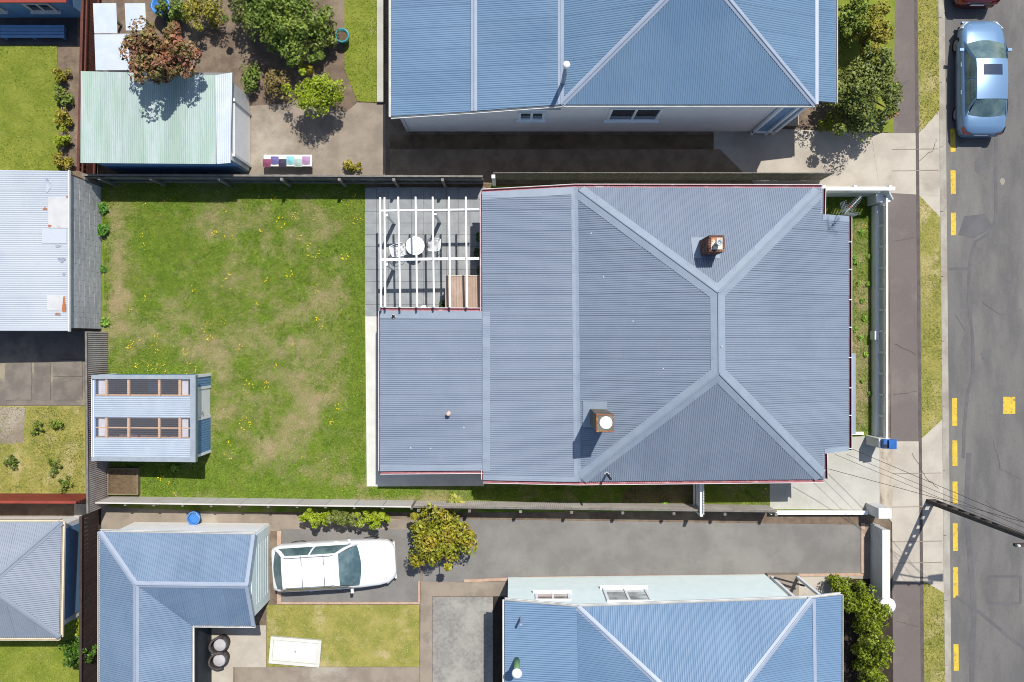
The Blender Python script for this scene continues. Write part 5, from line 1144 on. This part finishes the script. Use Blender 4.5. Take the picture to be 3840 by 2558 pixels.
# ------------------------------------------------------------------ south neighbour house
shs = thing('house', 'mint weatherboard house with steel-blue hip roof south of the asphalt driveway', 'house', (5.5, -13, 0)); e = 4.1
a1 = P(2165, 2277, e); a2 = P(3045, 2245, e); rn_ = V((6.35, -12.5, 5.8)); rs_ = V((6.4, -15.2, 5.8)); b1 = V((a1.x + .15, -19, e)); b2 = V((a2.x + .15, -19, e)); l1 = P(1893, 2252, 3.7); l1s = V((l1.x, -19, 3.7)); v1 = P(3155, 2232, 3.75); v1s = V((v1.x, -19, 3.75))
faces = [[rn_, rs_, b1, a1], [rn_, a2, b2, rs_], [rn_, a1, a2], [a1, b1, l1s, l1], [a2 - V((0, 0, .05)), v1, v1s, b2 - V((0, 0, .05))], [rs_, b2, b1]]
rr = hiproof(shs, faces, [(1, 0, 0), (1, 0, 0), (0, 1, 0), (1, 0, 0), (1, 0, 0), (0, 1, 0)], m_sroof, m_nflash, [(rn_, rs_, 0, 1), (rn_, a1, 0, 2), (rn_, a2, 1, 2), (rs_, b1, 0, 5), (rs_, b2, 1, 5)], [(a2 + V((.02, 0, 0)), b2, (1, 0, 0), .1)], [(a1, a2, (0, 1, 0)), (l1, a1, (0, 1, 0)), (a2, v1, (0, 1, 0)), (v1, v1s, (1, 0, 0)), (l1, l1s, (-1, 0, 0))])
wy = lambda x: -9.13 + (x + .2) * .0125
MB().prism(ccw([(-.15, wy(-.15)), (9.75, wy(9.75)), (9.9, -18.7), (0, -18.7)]), 0, 3.65).prism(ccw([(2.4, wy(2.4) - .01), (9.6, wy(9.6) - .01), (9.8, -18.7), (2.5, -18.7)]), 3.65, 4.05).build('wall', m_mint, shs)
clad((-.15, wy(-.15)), (9.75, wy(9.75)), .25, 3.65, (0, 1, 0), shs, m_mint); clad((2.4, wy(2.4)), (9.6, wy(9.6)), 3.65, 4.05, (0, 1, 0), shs, m_mint)
window((1.45, wy(1.45)), (1, 0, 0), (0, 1, 0), 1.15, .8, 2.75, shs, m_white, M('curtain_glass', (176, 140, 124), (130, 116, 110), 3.0, rough=.1, spec=.6)); window((4.1, wy(4.1)), (1, 0, 0), (0, 1, 0), 1.5, 1.5, 2.65, shs, m_white, M('net_glass', (214, 218, 218), (150, 158, 160), 2.0, rough=.1, spec=.6))
MB().box(9.8, 11.0, wy(10) - 1.5, wy(10) + .05, 0, .3).build('porch_deck', m_concg, shs)
for x in (9.95, 10.95): MB().box(x - .05, x + .05, wy(10) - .1, wy(10), .3, 3.7).build('porch_post', m_white, shs)
MB().bar((9.9, wy(10) + .06, .75), (11.0, wy(10) - .2, .95), .06, .06).build('handrail', m_black, shs)
q = P(1953, 2328, 4.2); MB().tube([(q.x, q.y, 3.7), (q.x, q.y, 4.6)], .04, 10).build('vent_pipe', m_nflash, rr)
q = P(1938, 2500, 4.4); MB().tube([(q.x, q.y, 3.6), (q.x, q.y, 5.0)], .1, 12).build('flue', M('green_flue', (126, 170, 110), None, rough=.5), rr, True); MB().lathe((q.x, q.y, 5.0), [(.16, -.06), (.17, .05), (.08, .14)], 16).build('flue_cowl', m_white, rr, True)
sheet('path', [(2700, 2160), (3250, 2156), (3250, 2260), (3140, 3000), (2700, 3000)], .003, m_conct)
sheet('garden_soil', [(1849, 2236), (1905, 2236), (1905, 3000), (1849, 3000)], .003, MATS['shade_painted_soil']); sheet('garden_soil', [(3160, 2170), (3345, 2170), (3350, 3000), (3160, 3000)], .006, MATS['shade_painted_soil'])  # dark soil colour paints the shade beside the house and hedge
m_hedge = M('hedge_leaves', (128, 146, 22), (150, 164, 32), 3.0, (108, 128, 24), 1.2, rough=.55, island=.35, grain=0)
p = P(3278, 2460, 1.2); bush('hedge', 'long clipped yellow-green hedge between footpath and mint house', 'hedge', p.x, p.y, .38, 2.0, .1, 1.9, m_hedge, m_bark, 9000, .06, 150, box=True, rel=.62)
p = P(3195, 2228, 1.0); bush('hedge', 'bushy return of the hedge at the mint house porch corner', 'hedge', p.x, p.y, .5, .4, .1, 1.7, m_hedge, m_bark, 3000, .06, 36, box=True, rel=.6)
o = thing('boundary_wall', 'white plastered street wall with a rounded end pillar by the hedge', 'wall', (14.0, -8.5, 0)); m_lav = m_white2
MB().box(13.85, 14.05, -9.6, -7.05, 0, 1.15).build('wall_panel', m_lav, o); MB().box(13.82, 14.1, -9.6, -7.05, 1.151, 1.2).build('capping', m_white, o); MB().lathe((13.97, -9.85, 0), [(.27, 0), (.27, 1.2), (.3, 1.22), (.3, 1.3), (.1, 1.42), (.02, 1.43)], 22).build('end_pillar', m_white, o, True)
sheet('garden_soil', [(3242, 1965), (3300, 1965), (3300, 2210), (3242, 2210)], .004, m_concg)
# ------------------------------------------------------------------ vehicles (local x forwards, y to the driver's side, z up)
m_tyre = M('tyre_rubber', (44, 44, 46), None, rough=.9, grain=0); m_rim = M('alloy', (176, 178, 182), None, rough=.35, metal=.6, grain=0)
m_cglass = M('car_glass', (78, 104, 110), (120, 144, 144), 1.5, rough=.06, spec=.9, grain=0, coord='obj'); m_lampw = M('lamp_glass', (220, 224, 226), None, rough=.1, spec=.8, grain=0); m_lampr = M('tail_red', (170, 34, 40), None, rough=.15, spec=.7, grain=0)
def paint(name, c): return M(name, c, None, rough=.22, spec=.7, grain=0)
def grid(mb, rows):
    n = len(rows[0]); vs = [p for r in rows for p in r]; mb.add(vs, [(i * n + j, i * n + j + 1, (i + 1) * n + j + 1, (i + 1) * n + j) for i in range(len(rows) - 1) for j in range(n - 1)]); return mb
def car(label, loc, rz, col, L, W, Hh, st, gh, group=None, sunroof=False, rails=False):
    """st: body stations (x, half width, top z); gh: glasshouse x at belt rear, roof rear, roof front, belt front"""
    o = thing('car', label, 'car', (0, 0, 0), group); hw = W / 2
    rows = []
    for x, w, zt in st:
        half = [(x, 0, zt + .015), (x, w * .45, zt + .01), (x, w * .78, zt - .012), (x, w * .93, zt - .06), (x, w, zt - .2 if zt > .6 else zt * .7), (x, w * .985, .38), (x, w * .95, .24), (x, w * .82, .19)]
        rows.append([(a, -b, c) for a, b, c in half[::-1]] + half[1:])
    mb = grid(MB(), rows); mb.add(rows[0], [tuple(range(len(rows[0])))]); mb.add(rows[-1], [tuple(range(len(rows[0])))[::-1]])
    body = mb.build('body', col, o, True)
    MB().box(-L / 2 + .12, L / 2 - .12, -hw * .8, hw * .8, .16, .26).build('underbody', m_black, o)
    xr0, xr1, xf1, xf0 = gh
    def zb(x):
        for (xa, _, za), (xb, _, zb_) in zip(st[:-1], st[1:]):
            if xa <= x <= xb: return za + (zb_ - za) * (x - xa) / (xb - xa) - .02
        return st[-1][2]
    wr = hw * .66; wbelt = hw * .9; zr = Hh
    def side(x, t, s):      # point on the side of the glasshouse: t 0 belt .. 1 roof rail
        return V((x, s * (wbelt + (wr - wbelt) * t), 0))
    def rz_(x): m = (xr1 + xf1) / 2; h = (xf1 - xr1) / 2; return zr - .035 * min(1.4, ((x - m) / h) ** 2)
    # roof skin
    rows = []
    for i in range(9):
        x = xr1 + (xf1 - xr1) * i / 8; rows.append([(x, wr * k / 5, rz_(x) - .04 * (k / 5) ** 2) for k in range(-5, 6)])
    rf = grid(MB(), rows).build('roof', col, o, True)
    def pane(nm, xb, xt, wB, wT, bow, par=o):
        rows = []
        for i in range(6):
            t = i / 5; x = xb + (xt - xb) * t; w = wB + (wT - wB) * t; z0 = zb(xb); z1 = rz_(xt) - .012; z = z0 + (z1 - z0) * t
            rows.append([(x - bow * (k / 5) ** 2 * (1 if xb > 0 else -1) * (1 - t * .6), w * k / 5, z - .05 * t * (k / 5) ** 2 + .012) for k in range(-5, 6)])
        return grid(MB(), rows).build(nm, m_cglass, par, True)
    pane('windscreen', xf0, xf1, wbelt * .93, wr * .97, .16); pane('rear_window', xr0, xr1, wbelt * .88, wr * .95, .12)
    for s in (-1, 1):
        xm = (xr1 + xf1) / 2
        cage = MB(); q = [V((xr0 + .05, s * wbelt, zb(xr0))), V((xf0 - .05, s * wbelt, zb(xf0))), V((xf1, s * wr, rz_(xf1) - .045)), V((xr1, s * wr, rz_(xr1) - .045))]
        n_ = 8; rws = []
        for i in range(n_ + 1):
            t = i / n_; a = q[0].lerp(q[1], t); b = q[3].lerp(q[2], t); a.z = zb(a.x); b.z = rz_(b.x) - .045; m_ = a.lerp(b, .5) + V((0, s * .03, 0)); rws.append([a, m_, b])
        grid(cage, rws).build('side_frame', col, o, True)
        for t0, t1, e0, e1 in ((.06, .47, .08, .47), (.5, .9, .5, .92)):
            w_ = []
            for t, e in ((t0, e0), ((t0 + t1) / 2, (e0 + e1) / 2), (t1, e1)):
                a = q[0].lerp(q[1], t); b = q[3].lerp(q[2], e); a.z = zb(a.x); b.z = rz_(b.x) - .045; a_ = a.lerp(b, .03); b_ = a.lerp(b, .93); m_ = a.lerp(b, .46) + V((0, s * .03, 0)); w_.append([v + V((0, s * .008, .003)) for v in (a_, m_, b_)])
            grid(MB(), w_).build('side_window', m_cglass, o, True)
        mr = MB(); c = V((xf0 - .42, s * (hw + .035), zb(xf0) + .05)); mr.add([c + V((a * .05, b * .075, d * .055)) for a in (-1, 1) for b in (-1, 1) for d in (-1, 1)], [(0, 1, 3, 2), (4, 6, 7, 5), (0, 4, 5, 1), (2, 3, 7, 6), (0, 2, 6, 4), (1, 5, 7, 3)]).build('wing_mirror', col, o)
        for xw in (-L * .3, L * .305):
            wh = MB(); c = V((xw, s * (hw - .13), .31)); prof = [(.0, -.09), (.3, -.09), (.31, -.05), (.31, .05), (.3, .09), (.2, .09)]
            vs = []; n_ = 22
            for r, y in prof:
                for j in range(n_): t = 2 * math.pi * j / n_; vs.append(c + V((r * math.cos(t), s * y, r * math.sin(t))))
            fs = [(i * n_ + j, i * n_ + (j + 1) % n_, (i + 1) * n_ + (j + 1) % n_, (i + 1) * n_ + j) for i in range(5) for j in range(n_)]
            w_ = MB().add(vs, fs).build('wheel', m_tyre, o, True)
            vs = [c + V((r * math.cos(2 * math.pi * j / n_), s * y, r * math.sin(2 * math.pi * j / n_))) for r, y in ((.2, .088), (.16, .07), (.05, .08)) for j in range(n_)]
            MB().add(vs, [(i * n_ + j, i * n_ + (j + 1) % n_, (i + 1) * n_ + (j + 1) % n_, (i + 1) * n_ + j) for i in range(2) for j in range(n_)] + [tuple(range(2 * n_, 3 * n_))]).build('rim', m_rim, w_)
        xF = L / 2; hl = st[-2]
        MB().add([(xF - .32, s * hw * .92, .68), (xF - .06, s * hw * .68, .62), (xF - .03, s * hw * .5, .6), (xF - .3, s * hw * .55, .72), (xF - .28, s * hw * .945, .56), (xF - .02, s * hw * .7, .5), (xF, s * hw * .5, .5)], [(0, 1, 2, 3), (0, 4, 5, 1), (1, 5, 6, 2)]).build('headlight', m_lampw, o)
        MB().add([(-xF + .28, s * hw * .93, .86), (-xF + .03, s * hw * .8, .84), (-xF + .01, s * hw * .55, .84), (-xF + .26, s * hw * .95, .66), (-xF + .0, s * hw * .82, .64), (-xF - .015, s * hw * .55, .64)], [(0, 1, 4, 3), (1, 2, 5, 4)]).build('tail_light', m_lampr, o)
        if rails: MB().tube([(xr1 + .1, s * wr * .93, rz_(xr1) - .02), (xr1 + .2, s * wr * .93, zr + .02), (xf1 - .3, s * wr * .93, zr + .02), (xf1 - .2, s * wr * .93, rz_(xf1) - .02)], .012, 6).build('roof_rail', m_rim, o)
        for xd in (xf0 - .95, xf0 - 2.0): MB().bar((xd - .08, s * (hw + .006), .78), (xd + .08, s * (hw + .006), .78), .02, .03).build('door_handle', col, o)
    if sunroof:
        x0_, x1_ = xf1 - .62, xf1 - .22; grid(MB(), [[(x, wr * .62 * k / 3, rz_(x) - .04 * (.62 * k / 3) ** 2 + .006) for k in range(-3, 4)] for x in (x0_, (x0_ + x1_) / 2, x1_)]).build('sunroof', M('tinted_glass', (48, 66, 92), None, rough=.08, spec=.8, grain=0), rf, True)
    if rails:
        for x in (xr1 + .75, xf1 - .55): MB().bar((x, -wr, rz_(x) - .01), (x, wr, rz_(x) - .01), .03, .008).build('roof_seam', m_rim, rf)
    MB().box(L / 2 - .03, L / 2 + .012, -.26, .26, .36, .48).build('number_plate', m_white, o); MB().box(-L / 2 - .012, -L / 2 + .03, -.26, .26, .5, .62).build('number_plate', m_white, o)
    for xb_ in (-L / 2 + .02, L / 2 - .02): MB().bar((xb_, -hw * .78, .4), (xb_, hw * .78, .4), .06, .16).build('bumper', col, o)
    o.location = loc; o.rotation_euler = (0, 0, rz); return o
SEDAN = [(-2.18, .6, .72), (-2.12, .74, .84), (-1.9, .82, .93), (-1.45, .86, .95), (-.9, .865, .94), (0, .87, .92), (.8, .865, .9), (1.2, .85, .87), (1.65, .82, .8), (1.95, .76, .73), (2.12, .62, .64), (2.18, .5, .56)]
GS = (-1.62, -1.0, .5, 1.4)
m_cblue = M('ice_blue_paint', (128, 166, 206), None, rough=.28, spec=.8, metal=.35, grain=0); m_cwhite = paint('white_car_paint', (262, 263, 266)); m_cred = paint('dark_red_car_paint', (96, 26, 34))
car('silver-blue sedan with a sunroof parked at the kerb', (17.9, 10.03, -.125), math.pi / 2, m_cblue, 4.36, 1.74, 1.42, SEDAN, GS, sunroof=True)
car('dark red car parked at the kerb ahead of the silver-blue sedan', (17.75, 15.0, -.125), math.pi / 2, m_cred, 4.36, 1.74, 1.42, SEDAN, GS)
WAGON = [(-2.3, .66, .82), (-2.26, .8, .96), (-2.0, .88, 1.0), (-1.0, .9, 1.0), (0, .9, .99), (.8, .9, .97), (1.15, .885, .96), (1.7, .86, .9), (2.05, .8, .82), (2.24, .66, .7), (2.32, .52, .6)]
p = G(1266, 2102); car('white station wagon parked on the asphalt by the mint roller door', (p.x, p.y, .01), math.radians(3.5), m_cwhite, 4.6, 1.8, 1.52, WAGON, (-2.24, -1.78, .34, 1.12), rails=True)
# ------------------------------------------------------------------ power pole and service wires
b = G(3489, 1879); ph = 7.7
po = thing('power_pole', 'tall tapered concrete power pole with slots and a timber crossarm at the kerb', 'pole', (b.x, b.y, 0))
mb = MB(); wx0, wx1, d = .17, .085, .08; nseg = 10
def hw_(z): return wx0 + (wx1 - wx0) * z / ph
dirx = V((1, 0, 0)); zc = [0.0]
for s in (-1, 1):
    mb.add([b + V((s * hw_(0), -d, -.1)), b + V((s * (hw_(0) - .05), -d, -.1)), b + V((s * (hw_(0) - .05), d, -.1)), b + V((s * hw_(0), d, -.1)), b + V((s * hw_(ph), -d * .7, ph)), b + V((s * (hw_(ph) - .05), -d * .7, ph)), b + V((s * (hw_(ph) - .05), d * .7, ph)), b + V((s * hw_(ph), d * .7, ph))],
           [(3, 2, 1, 0), (4, 5, 6, 7), (0, 1, 5, 4), (1, 2, 6, 5), (2, 3, 7, 6), (3, 0, 4, 7)])
mb.build('column', m_pole, po)
for z0, z1 in ((0, .3), (.95, 1.15), (1.75, 1.95), (2.55, 2.75), (3.3, 3.5), (4.05, 4.25), (4.75, 7.7)):
    w0_, w1_ = hw_(z0) - .048, hw_(z1) - .048; MB().add([b + V((s * w, t * d * .95, z)) for z, w in ((z0, w0_), (z1, w1_)) for s, t in ((-1, -1), (1, -1), (1, 1), (-1, 1))], [(3, 2, 1, 0), (4, 5, 6, 7), (0, 1, 5, 4), (1, 2, 6, 5), (2, 3, 7, 6), (3, 0, 4, 7)]).build('web', m_pole, po)
ca_ = MB().bar(b + V((-.62, -.13, 6.75)), b + V((1.5, -.13, 6.75)), .09, .11).build('crossarm', m_brown, po)
for x in (-.55, .6, 1.0, 1.4): q = b + V((x, -.13, 6.8)); MB().lathe(q, [(.03, 0), (.05, .05), (.035, .08), (.05, .11), (.02, .14)], 10).build('insulator', m_white2, ca_, True)
MB().tube([b + V((.1, 0, 6.3)), b + V((.9, .1, 6.8)), b + V((1.45, .15, 6.95))], .03, 8).build('lamp_arm', m_galv, po); MB().add([b + V((1.35, .06, 6.98)), b + V((1.95, .02, 7.0)), b + V((1.95, .3, 7.0)), b + V((1.35, .24, 6.98)), b + V((1.35, .08, 6.88)), b + V((1.9, .04, 6.86)), b + V((1.9, .28, 6.86)), b + V((1.35, .22, 6.88))], [(0, 1, 2, 3), (7, 6, 5, 4), (0, 4, 5, 1), (1, 5, 6, 2), (2, 6, 7, 3), (3, 7, 4, 0)]).build('lamp_head', m_galv, po)
def wire(label, p0, p1, r=.009, sag=.25):
    p0 = V(p0); p1 = V(p1); pts = [p0.lerp(p1, t) - V((0, 0, sag * 4 * t * (1 - t))) for t in np.linspace(0, 1, 15)]
    tag(MB().tube(pts, r, 5).build('service_wire', m_wire, None, True), label, 'cable', 'service wires to the cottage')
wire('service wire tied nearest the street gutter of the cottage', P(3196, 1684, 2.1), b + V((1.4, -.13, 6.93)), .009)
wire('twin service wire fixed under the front roof flashing of the cottage, outer strand', P(3172, 1702, 2.1), b + V((1.0, -.13, 6.93)), .007)
wire('twin service wire fixed under the front roof flashing of the cottage, inner strand', P(3131, 1704, 2.2), b + V((.6, -.13, 6.93)), .007)
wire('copper-ended service wire leaving the south-east eave corner of the cottage', P(3101, 1757, 2.35), b + V((1.42, .1, 6.93)), .009)
